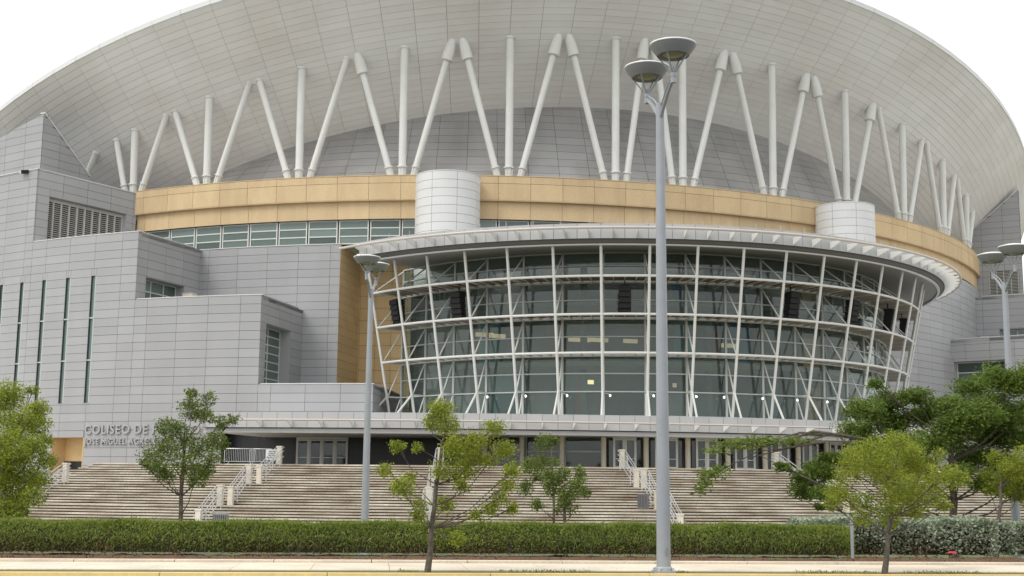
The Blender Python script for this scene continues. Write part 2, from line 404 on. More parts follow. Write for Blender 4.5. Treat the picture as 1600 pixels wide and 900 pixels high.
# left wing: stepped outer wall ------------------------------------------------------------
slits = [-39.9 - 2.24*k for k in range(5)]
holes = [(s-0.21, s+0.21, H(6.6), H(17.4)) for s in slits] + [(-42.75, -39.95, H(0.2), H(3.7)), (-29.6, -27.29, H(-0.5), H(4.9))]
fo = cyl_map(RO)
U1, US = -37.66, 2.24
panel_wall('outer_wall', fo, -27.3, -19.95, H(4.9), H(7.9), U1, US, VF, ROW, holes, RO)
panel_wall('outer_wall', fo, -36.4, -27.3, H(-0.5), H(15.15), U1, US, VF, ROW, holes, RO)
panel_wall('outer_wall', fo, -45.8, -36.4, H(-0.5), H(20.95), U1, US, VF, ROW, holes, RO)
panel_wall('outer_wall', fo, -60.0, -45.8, H(-0.5), H(27.6), U1, US, VF, ROW, holes, RO, prio=False)
# inner wall between the steps and the glass
panel_wall('inner_wall', cyl_map(RI), -37.5, -24.4, H(7.2), H(20.95), -35.7, 2.62, VF, ROW, (), RI, prio=True)
# radial faces (facing the entrance)
panel_wall('return_wall', skew_map, 65.2, RO-0.03, H(20.5), H(27.6), RO-2.2, 2.1, VF, ROW, [(66.1, 72.9, H(21.0), H(25.35))], prio=False, uscale=1)
panel_wall('return_wall', rad_map(-36.4, 1), 64.6, RO-0.03, H(14.6), H(20.95), RO-1.4, 2.5, VF, ROW, [(67.3, 72.7, H(15.15), H(17.25))], prio=False, uscale=1)
panel_wall('return_wall', rad_map(-27.3, 1), 64.6, RO-0.03, H(7.4), H(15.15), RO-1.4, 2.5, VF, ROW, [(67.5, 72.8, H(7.9), H(12.95))], prio=False, uscale=1)
panel_wall('return_wall', rad_map(-19.95, 1), 60.0, RO-0.03, H(4.9), H(7.9), RO-1.4, 2.5, VF, ROW, (), prio=False, uscale=1)
# right wing
RR = 65.2
panel_wall('inner_wall', cyl_map(RR), 22.0, 50.2, H(2.0), H(22.9), 24.0, 2.62, VF, ROW, (), RR, prio=False)
panel_wall('return_wall', rad_map(36.4, -1), 64.8, RO-0.03, H(1.0), H(15.75), 64.2, 2.5, VF, ROW, [(65.4, 70.9, H(7.9), H(13.4))], prio=False, uscale=1)
panel_wall('outer_wall', fo, 36.4, 46.5, H(1.0), H(15.75), 38.0, US, VF, ROW, (), RO, prio=False)
panel_wall('return_wall', rad_map(46.5, -1), 64.8, RO-0.03, H(14.0), H(21.8), 65.9, 2.5, VF, ROW, [(67.6, 73.0, H(15.75), H(17.97))], prio=False, uscale=1)
panel_wall('outer_wall', fo, 46.5, 58.0, H(10.0), H(21.8), 48.0, US, VF, ROW, (), RO, prio=False)
def top_r(u): return float(np.interp(u, [65.0, 70.0], [H(30.5), H(34.75)]))
# terraces and copings
def terrace(u0, u1, r0, r1, z):
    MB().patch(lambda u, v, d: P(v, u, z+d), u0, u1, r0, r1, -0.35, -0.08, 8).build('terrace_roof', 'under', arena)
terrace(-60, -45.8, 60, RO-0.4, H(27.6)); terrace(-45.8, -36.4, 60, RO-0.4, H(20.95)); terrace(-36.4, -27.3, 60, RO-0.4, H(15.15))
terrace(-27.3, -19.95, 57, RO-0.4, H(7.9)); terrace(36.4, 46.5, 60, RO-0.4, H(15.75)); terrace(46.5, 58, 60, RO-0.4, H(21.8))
def coping_arc(R, u0, u1, z, w=0.5):
    MB().patch(lambda u, v, d: P(R+v, u, z+d), u0, u1, -w, 0.05, 0.0, 0.07, max(2, int(abs(u1-u0)/2))).build('coping', 'coping', arena)
def coping_rad(psi, side, r0, r1, z):
    MB().patch(lambda u, v, d: P(u, psi+side*math.degrees(v/u), z+d), r0, r1, -0.45, 0.05, 0.003, 0.075, 1).build('coping', 'coping', arena)
for (R, a, b, z) in [(RO,-60,-45.75,H(27.6)),(RO,-45.7,-36.3,H(20.95)),(RO,-36.25,-27.2,H(15.15)),(RO,-27.15,-19.9,H(7.9)),(RI,-36.9,-24.35,H(20.95)),(RO,36.35,46.4,H(15.75)),(RO,46.45,58,H(21.8))]:
    coping_arc(R, a, b, z)
MB().patch(lambda u, v, d: skew_map(u, H(27.6)+d, v), 65.2, 73.4, -0.45, 0.05, 0.003, 0.075, 1).build('coping', 'coping', arena)
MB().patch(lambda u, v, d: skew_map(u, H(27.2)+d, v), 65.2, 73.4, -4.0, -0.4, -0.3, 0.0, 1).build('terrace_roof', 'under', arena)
for (p, s, a, b, z) in [(-36.4,1,66,73.4,H(20.95)),(-27.3,1,66,73.4,H(15.15)),(-19.95,1,60,73.4,H(7.9)),(36.4,-1,65.8,73.4,H(15.75)),(46.5,-1,65.8,73.4,H(21.8))]:
    coping_rad(p, s, a, b, z)
# slit windows in the outer wall
for s in slits:
    w = MB(); f = cyl_map(RO)
    w.patch(f, s-0.205, s+0.205, H(6.6), H(17.4), -0.40, -0.16); sl = w.build('slit_window', 'slit', arena)
    fr = MB()
    fr.patch(f, s+0.13, s+0.20, H(6.6), H(17.4), -0.159, -0.02)
    for zz in (H(10.2), H(13.8)): fr.patch(f, s-0.2, s+0.1295, zz-0.05, zz+0.05, -0.159, -0.03)
    fr.build('frame', 'mullion', sl)
# entrance alcove in the left wall
f = cyl_map(RO)
al = MB(); al.patch(f, -42.75, -39.95, H(0.2), H(3.7), -1.75, -1.6, 2); alo = al.build('alcove', 'stone_wall', arena)
al = MB(); al.patch(f, -42.75, -39.95, H(0.2), H(1.75), -1.59, -1.5, 2); al.build('dark_base', 'black_wall', alo)
al = MB(); al.patch(f, -42.75, -39.95, H(3.7), H(3.78), -1.6, -0.04, 2); al.patch(f, -40.0, -39.9, H(0.2), H(3.7), -1.6, -0.04, 1); al.patch(f, -42.8, -42.72, H(0.2), H(3.7), -1.6, -0.04, 1); al.build('reveal', 'stone_wall', alo)
# return-wall windows and louvres -----------------------------------------------------------
def reveal_box(f, a, b, c, d, depth, m='panel', open_low=False):
    r = MB(); e = 0.02
    r.patch(f, a-0.12, a-e*0, c, d, -depth, -0.04); r.patch(f, b, b+0.12, c, d, -depth, -0.04)
    r.patch(f, a-0.12, b+0.12, d, d+0.12, -depth, -0.04); r.patch(f, a-0.12, b+0.12, c-0.12, c, -depth, -0.04)
    return r.build('reveal', m, arena)
def window(f, a, b, c, d, depth, ncol, nrow, gm='glass_strip', fm='frame', fw=0.09, skipdark=False, uniform=1.0):
    """a glazed window: panes between real frame bars, set back by depth; a..b along u, c..d along v"""
    bk = MB(); bk.patch(f, a, b, c, d, -depth-0.9, -depth-0.8)
    w = bk.build('window', 'inside', arena)
    fr = MB(); us = np.linspace(a, b, ncol+1); vs_ = np.linspace(c, d, nrow+1); k = fw*uniform
    for i, u in enumerate(us):
        lo = u - (k/2 if 0 < i < ncol else (0 if i == 0 else k)); fr.patch(f, lo, lo+k, c, d, -depth-0.06, -depth+0.06)
    for j, v in enumerate(vs_):
        lo = v - (fw/2 if 0 < j < nrow else (0 if j == 0 else fw)); fr.patch(f, a+k*0.99, b-k*0.99, lo, lo+fw, -depth-0.055, -depth+0.045)
    fr.build('frame', fm, w)
    for i in range(ncol):
        for j in range(nrow):
            MB().patch(f, us[i]+k*.5, us[i+1]-k*.5, vs_[j]+fw*.5, vs_[j+1]-fw*.5, -depth-0.012, -depth).build('pane', gm, w)
    return w
f = rad_map(-36.4, 1); reveal_box(f, 67.3, 72.7, H(15.2), H(17.25), 1.5); window(f, 67.32, 72.68, H(15.22), H(17.23), 0.9, 3, 2)
f = rad_map(-27.3, 1); reveal_box(f, 67.5, 72.8, H(7.97), H(12.95), 1.2); window(f, 67.52, 72.78, H(7.98), H(12.93), 1.0, 2, 7)
f = rad_map(36.4, -1); reveal_box(f, 65.4, 70.9, H(7.9), H(13.4), 1.2); window(f, 65.42, 70.88, H(7.92), H(13.38), 1.0, 2, 5)
f = rad_map(46.5, -1); reveal_box(f, 67.6, 73.0, H(15.8), H(17.97), 1.2); window(f, 67.62, 72.98, H(15.82), H(17.95), 0.8, 3, 2)
def louver(f, a, b, c, d, depth, nbay, pitch=0.19):
    bk = MB().patch(f, a, b, c, d, -depth-0.4, -depth-0.3); lv = bk.build('louvre', 'joint', arena)
    fr = MB()
    for i in range(nbay+1):
        u = a + (b-a)*i/nbay; fr.patch(f, u-0.05, u+0.05, c, d, -depth-0.02, -depth+0.12)
    fr.patch(f, a, b, d-0.3, d, -depth-0.021, -depth+0.10)
    fr.build('frame', 'louver', lv)
    sl = MB(); z = c + 0.05
    while z < d-0.35:
        sl.hexa([f(a,z,-depth-0.02), f(b,z,-depth-0.02), f(b,z+0.035,-depth-0.02), f(a,z+0.035,-depth-0.02), f(a,z-0.07,-depth+0.10), f(b,z-0.07,-depth+0.10), f(b,z-0.035,-depth+0.10), f(a,z-0.035,-depth+0.10)])
        z += pitch
    sl.build('louvre_slats', 'louver', lv, kind='stuff')
f = skew_map; reveal_box(f, 66.1, 72.9, H(21.0), H(25.35), 1.0); louver(f, 66.12, 72.88, H(21.05), H(25.33), 0.6, 10)
# slanted towers under the roof's ends
def tower(psi, side, r0, r1, zb, za, zc, thick, holes, edge_drop=0.0):
    f = rad_map(psi, side); b = MB()
    top = lambda u: za + (zc-za)*(u-r0)/(r1-r0)
    rows = cuts(zb, max(za, zc), VF, ROW); cols = cuts(r0, r1, r1-1.9, 2.4)
    tw = MB().patch(lambda u, v, d: P(u, psi + side*math.degrees(d/u), v), r0, r1, zb, top, -thick, -0.03, 6)
    for h in holes: pass
    two = tw.build('tower', 'joint', arena)
    pm = MB()
    for i in range(len(cols)-1):
        for j in range(len(rows)-1):
            rects = [(cols[i], cols[i+1], rows[j], rows[j+1])]
            for h in holes: rects = subtract(rects, h)
            for (a, c, d, e) in rects:
                ta, tb = min(e, top(a)), min(e, top(c))
                if ta <= d+0.03 and tb <= d+0.03: continue
                ta, tb = max(ta, d+0.01), max(tb, d+0.01)
                g = G_WALL/2
                if ta < e-0.01 and tb >= e-0.01 or tb < e-0.01 or True:
                    # clip the rectangle by the slanted top
                    n = 4
                    tt = lambda u, d=d, e=e: max(d+g+0.005, min(e-g, top(u)-g))
                    pm.patch(f, a+g, c-g, d+g, tt, -0.03, 0, n)
    pm.build('tower_panels', 'panel_stuff', two, kind='stuff')
    ed = MB(); ed.patch(lambda u, v, d: P(u, psi + side*math.degrees(v/u), top(u)+d), r0, r1, -thick, 0.06, 0.005, 0.13, 6); ed.build('edge_trim', 'coping', two)
    return two
tl = tower(-45.9, 1, 68.0, 73.6, H(27.5), H(28.1), H(32.85), 0.6, [])
# front of the left tower, following the same curve as the outer wall
fr = MB(); f = cyl_map(73.62)
for i in range(6):
    a = -45.95 - 2.24*i - (0 if i == 0 else -0.4); b = -45.95 - 2.24*(i+1) + 0.4
    top = lambda u: H(float(np.interp(-u, [45.9, 51.0, 60.0], [32.85, 31.4, 28.6])))
    for j in range(10):
        d, e = H(27.5)+j*ROW, H(27.5)+(j+1)*ROW; g = G_WALL/2
        if d > top(a): continue
        fr.patch(f, b+0.013, a-0.013, d+g, lambda u, d=d, e=e: max(d+0.03, min(e-g, top(u))), -0.03, 0.0, 3)
fr.build('tower_panels', 'panel_stuff', tl, kind='stuff')
MB().patch(cyl_map(73.55), -60, -45.95, H(27.5), lambda u: H(float(np.interp(-u, [45.9, 51.0, 60.0], [32.8, 31.35, 28.5]))), -0.5, -0.0, 8).build('tower_core', 'joint', tl)
tr = tower(50.0, -1, 64.6, 69.95, H(14.0), H(30.2), H(34.7), 1.2, [(66.3, 69.6, H(22.6), H(25.25))])
f = rad_map(50.0, -1)
lb = MB().patch(f, 66.3, 69.6, H(22.6), H(25.25), -0.025, -0.018); lbo = lb.build('louvre', 'joint', arena)
sl = MB(); z = H(22.7)
while z < H(25.2): sl.patch(f, 66.3, 69.6, z, z+0.06, -0.015, 0.03); z += 0.17
sl.build('louvre_slats', 'louver', lbo, kind='stuff')
lf = MB()
for i in range(5): lf.patch(f, 66.3+0.79*i, 66.4+0.79*i, H(22.6), H(25.25), -0.014, 0.06)
lf.build('frame', 'louver', lbo)

# tan band, windows under it ------------------------------------------------------------------
JF, JS = -39.76, 2.51
def band(name, R, u0, u1, z0, z1, zs, proud, m='stone'):
    b = MB().patch(cyl_map(R), u0, u1, z0, z1, -0.5, -0.03, 40).build(name, 'joint', arena)
    us = cuts(u0, u1, JF, JS)
    for i in range(len(us)-1):
        for j in range(len(zs)-1): curved_panel('stone_panel', R, us[i], us[i+1], zs[j], zs[j+1], 0.03, 0.03, m, b)
    return b
band('tan_band', 65.35, -43.2, 50.0, H(24.8), H(26.95), [H(24.8), H(26.3), H(26.95)], 0)
band('tan_band_lower', 64.98, -43.2, 50.0, H(23.15), H(24.85), [H(23.15), H(24.85)], 0)
MB().patch(lambda u, v, d: P(65.35+v, u, H(26.95)+d), -43.2, 50, -1.9, 0.04, 0.003, 0.07, 40).build('coping', 'stone', arena)
MB().patch(lambda u, v, d: P(65.35+v, u, H(24.8)+d), -43.2, 50, -0.6, -0.001, -0.06, -0.002, 40).build('band_soffit', 'stone', arena)
us = cuts(-43.2, 21, JF, JS)
for i in range(len(us)-1):
    if us[i+1]-us[i] > 1.0:
        window(cyl_map(64.75), us[i]+0.06, us[i+1]-0.06, H(20.98), H(23.14), 0.12, 1, 3, 'glass_strip', 'frame', 0.10, uniform=math.degrees(1/65.0))
MB().patch(cyl_map(64.0), -43.2, 50, H(20.9), H(23.2), -0.4, -0.3, 30).build('strip_backing', 'inside', arena)

# white drums standing in the band
for pc in (-15.95, 17.75):
    dc = P(66.6, pc, 0); r = 2.80
    zb, zt = H(16.0), H(26.45)
    dr = MB().lathe([(0.01, zt-0.05), (r-0.03, zt-0.05), (r-0.03, zb)], dc, 40).build('drum', 'joint', arena, smooth=False)
    MB().lathe([(r-0.25, zt-0.04), (r-0.25, zt+0.03), (r+0.02, zt+0.03), (r+0.02, zt-0.045)], dc, 48).build('rim', 'drum', dr)
    step = 0.735; z = zt-0.05
    while z - step > zb:
        for k in range(8):
            a0 = R_(-90 + pc) + R_(pc*0) + R_(45*k + 20)
            n = 6; b = MB(); gap = 0.014
            for i in range(n+1):
                a = a0 + gap/r + (R_(45) - 2*gap/r)*i/n
                for rr, zz in ((r-0.03, z-step+gap), (r, z-step+gap), (r, z-gap), (r-0.03, z-gap)):
                    b.v.append((dc[0]+rr*math.cos(a), dc[1]+rr*math.sin(a), zz))
            for i in range(n):
                p, q = 4*i, 4*i+4
                for t in range(4): b.f.append((p+t, q+t, q+(t+1) % 4, p+(t+1) % 4))
            b.f.append((0, 1, 2, 3)); b.f.append((4*n+3, 4*n+2, 4*n+1, 4*n))
            b.build('drum_panel', 'drum', dr)
        z -= step

# roof ------------------------------------------------------------------------------------------
def low_rz(u): return 59.4, H(7.87 + 27.46*math.cos(R_(u)))
def rim_rz(u): return 71.2, H(21.25 + 24.36*math.cos(R_(u)))
def soff(u, t, d=0.0):
    (ra, za), (rb, zb) = low_rz(u), rim_rz(u)
    r = ra + (rb-ra)*t; z = za + (zb-za)*t - 0.45*4*t*(1-t)*0.5
    nx_, nz_ = (zb-za), -(rb-ra); L = math.hypot(nx_, nz_)
    return P(r + d*nx_/L, u, z + d*nz_/L)
UW = 96
b = MB(); n = 96
for i in range(n+1):
    u = -UW + 2*UW*i/n
    for t in np.linspace(-0.25, 1, 9): b.v.append(soff(u, t, -0.05))
for i in range(n):
    for j in range(8): a = i*9+j; b.f.append((a, a+9, a+10, a+1))
roof = b.build('roof', 'joint', arena)
NR, CS = 25, 2.42
cols = [-84 + CS*k for k in range(int(168/CS)+1)]
def score(u): return abs(u - (-8))
soffs = []
for ci in range(len(cols)-1):
    for k in range(NR): soffs.append((ci, k))
soffs.sort(key=lambda c: (score((cols[c[0]]+cols[c[0]+1])/2)//9, c[1] > 19, abs(c[1]-9)))
chosen = set(soffs[:300])
for (ci, k) in soffs:
    u0, u1, t0, t1 = cols[ci], cols[ci+1], k/NR, (k+1)/NR
    gu = 0.013*57.3/66; gt = 0.010/15.0
    if (ci, k) in chosen: MB().patch(soff, u0+gu, u1-gu, t0+gt, t1-gt, -0.04, 0).build('soffit_panel', 'soffit', roof)
    else: stuff('soffit_panel', 'soffit_stuff', roof).patch(soff, u0+gu, u1-gu, t0+gt, t1-gt, -0.04, 0)
# rim fascia in segments and the roof's top
fas = MB()
for i in range(len(cols)-1):
    u0, u1 = cols[i]+0.012, cols[i+1]-0.012
    f = lambda u, v, d: P(rim_rz(u)[0]+d, u, rim_rz(u)[1]+v)
    MB().patch(f, u0, u1, -0.05, 0.42, -0.3, 0.04).build('rim_fascia', 'rim', roof)
b = MB(); n = 64
for i in range(n+1):
    u = -UW + 2*UW*i/n
    for k in range(9):
        t = k/8; r, z = rim_rz(u); b.v.append(P(r*(1-t)-0.05*(1-t), u, (z+0.35)*(1-t) + t*H(34) + 4.0*t*(1-t)))
for i in range(n):
    for j in range(8): a = i*9+j; b.f.append((a, a+1, a+10, a+9))
b.build('roof_top', 'rim', roof)

# dark leaning wall between band and roof
def domef(u, z, d=0.0):
    zl = low_rz(u)[1]+0.3; z0 = H(26.3)
    t = (z-z0)/max(0.5, zl-z0); t = min(max(t, 0), 1.02)
    return P(64.3 - 4.9*t + d, u, z + 0.3*d)
dw = MB()
for i in range(46):
    u = -46 + 2*i
    if low_rz(u)[1] > H(26.4) or low_rz(u+2)[1] > H(26.4):
        z1 = lambda uu: max(H(26.4), low_rz(uu)[1]+0.3)
        dw.patch(domef, u, u+2, H(26.0), z1, -0.3, -0.03)
dwo = dw.build('recessed_wall', 'joint', arena)
us = cuts(-46, 46, -12.15, 2.51)
for i in range(len(us)-1):
    j = 0
    while True:
        d, e = H(26.2)+0.80*j, H(26.2)+0.80*(j+1)
        um = [us[i]+0.015, us[i+1]-0.015]; tops = [low_rz(u)[1]+0.25 for u in um]
        if max(tops) < d+0.05: break
        MB().patch(domef, um[0], um[1], d+0.013, lambda u, d=d, e=e: max(d+0.02, min(e-0.013, low_rz(u)[1]+0.25)), -0.03, 0, 2).build('recessed_wall_panel', 'dome', dwo)
        j += 1

# white struts in threes ------------------------------------------------------------------------
bases = [-52.0, -43.75, -36.2, -28.0, -19.65, -11.34, -2.85, 2.85, 11.34, 19.65, 28.0, 36.2, 43.75]
def on_soffit(u, R=65.2):
    t = (R-59.4)/(71.2-59.4); return Vector(soff(u, t, 0.0))
def strut(pa, pb, r, cap, ps):
    pa, pb = Vector(pa), Vector(pb); d = (pb-pa).normalized(); L = (pb-pa).length
    st = MB(); c1 = pa + d*0.9
    if cap:
        e = pb - d*1.75
        st.tube([c1, e], r, 16)
    else: st.tube([c1, pb + d*0.2], r, 16)
    o = st.build('strut', 'white', arena, smooth=True)
    MB().tube([c1 - d*0.05, c1 + d*0.07], r*1.30, 16).build('collar', 'white', o, smooth=True)
    ft = MB(); ft.tube([pa - d*0.8, c1], [r*0.74, r*0.95], 12)
    ax1 = d.cross(Vector((0,1,0))).normalized(); ax2 = d.cross(ax1).normalized()
    for k in range(8):
        q = ax1*math.cos(k*math.pi/4) + ax2*math.sin(k*math.pi/4)
        ft.bar(pa - d*0.8 + q*r*0.72, c1 + q*r*0.98, 0.05, 0.10)
    ft.build('fluted_foot', 'white', o, smooth=True)
    if cap:
        MB().tube([e-d*0.02, e+d*0.06, e+d*0.75, e+d*1.35, pb+d*0.30], [r*1.3, r*1.78, r*1.76, r*1.58, r*1.1], 18).build('cap', 'white', o, smooth=True)
    else:
        MB().tube([pb - d*0.02, pb + d*0.12], r*1.25, 16).build('top_collar', 'white', o, smooth=True)
for i, pb in enumerate(bases):
    cap = abs(pb) < 20
    lo = (bases[i-1]+pb)/2 if i else pb-4.1
    hi = (bases[i+1]+pb)/2 if i < len(bases)-1 else pb+4.0
    if i == 1: lo = -46.3
    if i == 0: hi = -47.9
    zb = H(26.9)
    strut(P(65.0, pb, zb), on_soffit(pb), 0.35, False, pb)
    strut(P(65.0, pb-0.86, zb), on_soffit(lo+0.45), 0.29, cap, pb)
    strut(P(65.0, pb+0.86, zb), on_soffit(hi-0.45), 0.29, cap, pb)

# glass front: leaning lattice outside, upright glass inside ------------------------------------
GC = 56.36
def Rl(z): return 27.354 + (z - H(15.478))*0.2020
DS = math.degrees(0.1297); IDX = list(range(-9, 10))
ZB, ZT = H(5.0), H(17.75)
RAILS = [H(15.478), H(12.693), H(9.871)]; Z4 = H(7.13)
RIN = 24.24
for i in IDX:
    u = i*DS
    MB().tube([P(Rl(ZB), u, ZB, GC), P(Rl(ZT), u, ZT, GC)], 0.112, 8).build('mast', 'frame', arena, smooth=True)
    MB().patch(cyl_map(RIN, GC), u-0.19, u+0.19, H(5.0), ZT, -0.12, 0.10).build('mullion', 'mullion', arena)
    lv = [ZB, Z4] + RAILS[::-1] + [ZT]
    br = MB()
    for a, b_ in zip(lv[:-1], lv[1:]):
        br.tube([P(Rl(a)-0.1, u, a+0.05, GC), P(RIN+0.12, u, b_-0.15, GC)], 0.058, 6)
    br.build('brace', 'frame', arena, smooth=True)
    MB().tube([P(Rl(Z4)+1.2+1.0*abs(math.sin(R_(u))), u, ZB, GC), P(Rl(Z4), u, Z4, GC)], 0.085, 6).build('foot_strut', 'frame', arena, smooth=True)
    for z in RAILS + [Z4]:
        MB().bar(P(RIN+0.1, u, z, GC), P(Rl(z), u, z, GC), 0.08, 0.11).build('spoke', 'frame', arena)
for z in RAILS:
    for i in IDX[:-1]:
        a, b_ = i*DS, (i+1)*DS
        rl = MB().tube([P(Rl(z), a, z, GC), P(Rl(z), (a+b_)/2, z, GC), P(Rl(z), b_, z, GC)], 0.095, 8).build('rail', 'frame', arena, smooth=True)
        dk = MB().patch(lambda u, v, d: P(v, u, z+d, GC), a+0.2, b_-0.2, RIN+0.35, Rl(z)-0.12, 0.08, 0.12, 2).build('catwalk_deck', 'deck', arena)
        for k in (0.25, 0.5, 0.75):
            u = a + (b_-a)*k
            MB().bar(P(RIN+0.2, u, z-0.02, GC), P(Rl(z)-0.05, u, z-0.02, GC), 0.07, 0.10).build('deck_bar', 'tube', dk)
TR = [H(5.3), Z4, H(8.5), H(9.871), H(11.3), H(12.693), H(14.1), H(15.478), H(16.75), ZT]
gap_u = 0.30
for j, z in enumerate(TR):
    heavy = z in RAILS
    for i in IDX[:-1]:
        a, b_ = i*DS+0.19, (i+1)*DS-0.19
        MB().patch(cyl_map(RIN, GC), a, b_, z-(0.09 if heavy else 0.045), z+(0.09 if heavy else 0.045), -0.10, 0.10, 1).build('transom', 'mullion', arena)
        if j < len(TR)-1:
            MB().patch(cyl_map(RIN, GC), a, b_, z+0.045, TR[j+1]-0.045, -0.03, 0.0, 1).build('glass_pane', 'glass', arena)
# interior of the glass front
for z in (H(5.1), H(9.55), H(14.2)):
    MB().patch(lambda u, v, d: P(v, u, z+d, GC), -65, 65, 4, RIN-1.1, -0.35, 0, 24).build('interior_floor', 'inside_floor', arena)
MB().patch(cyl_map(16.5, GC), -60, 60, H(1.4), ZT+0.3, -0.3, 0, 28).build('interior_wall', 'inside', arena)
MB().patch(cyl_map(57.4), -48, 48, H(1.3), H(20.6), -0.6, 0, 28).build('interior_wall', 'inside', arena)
for k, (u, w, z0, z1, m) in enumerate([(-38, 5, 9.6, 13.4, 'red'), (-12, 4, 9.6, 13.0, 'red'), (-1.5, 5, 9.6, 13.6, 'teal'), (14, 6, 9.6, 13.6, 'blue'), (17, 9, 10.2, 13.4, 'blue'), (8, 4, 9.8, 13.0, 'red'), (32, 6, 5.4, 9.0, 'teal'), (-55, 9, 5.4, 9.2, 'teal'), (-60, 8, 10, 14, 'teal'), (-30, 3, 5.4, 9, 'red'), (25, 4, 10, 13.2, 'red'), (-3, 3, 14.4, 17, 'blue')]):
    MB().patch(cyl_map(16.8, GC), u-w/2, u+w/2, H(z0), H(z1), -0.05, 0.02+0.004*k, 2).build('interior_banner', m, arena)
def ceil_lamp(u, r, z, w, m): MB().patch(lambda uu, v, d: P(v, uu, z+d, GC), u-w, u+w, r-0.35, r+0.35, -0.12, 0, 1).build('ceiling_lamp', m, arena)
for (px, py, wd, m) in [(923, 597, 0.5, 'lamp_warm'), (905, 531, 2.0, 'lamp_dim'), (930, 531, 2.4, 'lamp_dim'), (985, 533, 1.3, 'lamp_dim'), (1140, 540, 1.6, 'lamp_dim'), (1054, 602, 0.3, 'lamp_dim'), (757, 523, 1.6, 'lamp_dim'), (776, 525, 1.6, 'lamp_dim')]:
    q = ARENA_M.inverted() @ at(px, py, 102.5)
    MB().box(q.x-wd/2*0.9, q.x+wd/2*0.9, q.y-0.1, q.y+0.1, q.z-0.16, q.z+0.16).build('ceiling_lamp', m, arena)
# inside columns that show through the glass
for i in range(-8, 9, 2):
    MB().tube([P(19.5, i*DS+2, H(1.4), GC), P(19.5, i*DS+2, ZT, GC)], 0.28, 10).build('interior_column', 'inside', arena, smooth=True)
# floodlights on the glass posts
for i in range(-6, 8):
    c = Vector(P(RIN+0.75, i*DS + (1.2 if i < 0 else -1.2), Z4-0.35, GC))
    fl = MB().lathe([(0.02,-0.09),(0.065,-0.065),(0.085,0.0),(0.065,0.065),(0.02,0.09)], c, 10).build('floodlight', 'lamp_white', arena, smooth=True)
    MB().bar(c + Vector((0,0,0.08)), P(RIN+0.1, i*DS, Z4-0.1, GC), 0.05, 0.05).build('arm', 'mullion', fl)
# tan walls beside the glass
for (a, b_) in ((-25.2, -19.6), (19.6, 44.0)):
    Rb = 58.6
    wl_ = MB().patch(cyl_map(Rb), a, b_, H(4.0), H(20.5), -0.4, -0.03, 6).build('tan_side_wall', 'joint', arena)
    for r in grid_rects(a, b_, H(4.0), H(20.5), a+0.9, 1.45, H(4.6), 1.15):
        curved_panel('stone_wall_panel', Rb, r[0], r[1], r[2], r[3], 0.03, 0.028, 'stone_wall', wl_)
fside = rad_map(-24.4, 1)
bw = MB().patch(fside, 58.0, 64.88, H(5.0), H(20.95), -0.35, -0.03).build('tan_return_wall', 'joint', arena)
for r in grid_rects(58.0, 64.89, H(5.0), H(20.95), 62.6, 2.3, VF, ROW):
    MB().patch(fside, r[0]+0.013, r[1]-0.013, r[2]+0.013, r[3]-0.013, -0.03, 0).build('stone_wall_panel', 'stone_wall', bw)

# upper canopy -------------------------------------------------------------------------------------
CC, CRF = 53.63, 31.1
fz0, fz1 = H(18.05), H(19.2)
b = MB().patch(lambda u, v, d: P(v, u, H(17.8)+d, CC), -58, 100, 20.0, CRF-0.55, 0.0, 0.5, 40)
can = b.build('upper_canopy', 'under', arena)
MB().patch(lambda u, v, d: P(v, u, d, CC), -59, 100, CRF-0.6, CRF-0.04, H(17.98), fz1-0.04, 60).build('canopy_core', 'joint', can)
ch = MB(); n = 80
for i in range(n+1):
    u = -59 + 159*i/n
    ch.v += [P(CRF-0.62, u, H(17.76), CC), P(CRF-0.50, u, H(17.76), CC), P(CRF-0.03, u, fz0-0.02, CC), P(CRF-0.62, u, fz0-0.02, CC)]
for i in range(n):
    for k in range(4): ch.f.append((4*i+k, 4*i+4+k, 4*i+4+(k+1) % 4, 4*i+(k+1) % 4))
ch.build('chamfer', 'fascia_shadow', can)
MB().patch(lambda u, v, d: P(v, u, d, CC), -58.5, 100, CRF-0.66, CRF-0.44, H(17.66), H(17.755), 60).build('lower_lip', 'coping', can)
step = math.degrees(1.75/CRF); k = 0
u = -59.0
while u < 98:
    curved_panel('fascia_panel', CRF, u, u+step, fz0, fz1, 0.03, 0.03, 'fascia', can, CC)
    fin = MB(); q = u + step*0.5; e = 0.10
    def fp(du, r, z): return P(r, q+math.degrees(du/r), z, CC)
    if k % 1 == 0:
        A = [fp(-0.025, CRF+0.01, fz0+0.03), fp(-0.025, CRF+1.30, H(18.52)), fp(-0.025, CRF+1.30, H(18.64)), fp(-0.025, CRF+0.01, H(18.66))]
        B = [fp(0.025, CRF+0.01, fz0+0.03), fp(0.025, CRF+1.30, H(18.52)), fp(0.025, CRF+1.30, H(18.64)), fp(0.025, CRF+0.01, H(18.66))]
        fin.hexa(A+B); fin.build('bracket', 'frame', can)
    u += step; k += 1
MB().tube([P(CRF+1.37, a, H(18.6), CC) for a in np.linspace(-60.5, 98, 80)], 0.105, 8).build('edge_tube', 'tube', can, smooth=True)
# small pins along the top
pins = MB()
for a in np.arange(-57, 97, 3.9): pins.bar(P(CRF-0.2, a, fz1-0.05, CC), P(CRF-0.2, a, fz1+0.35, CC), 0.03, 0.03)
pins.build('lightning_pins', 'steel', can)

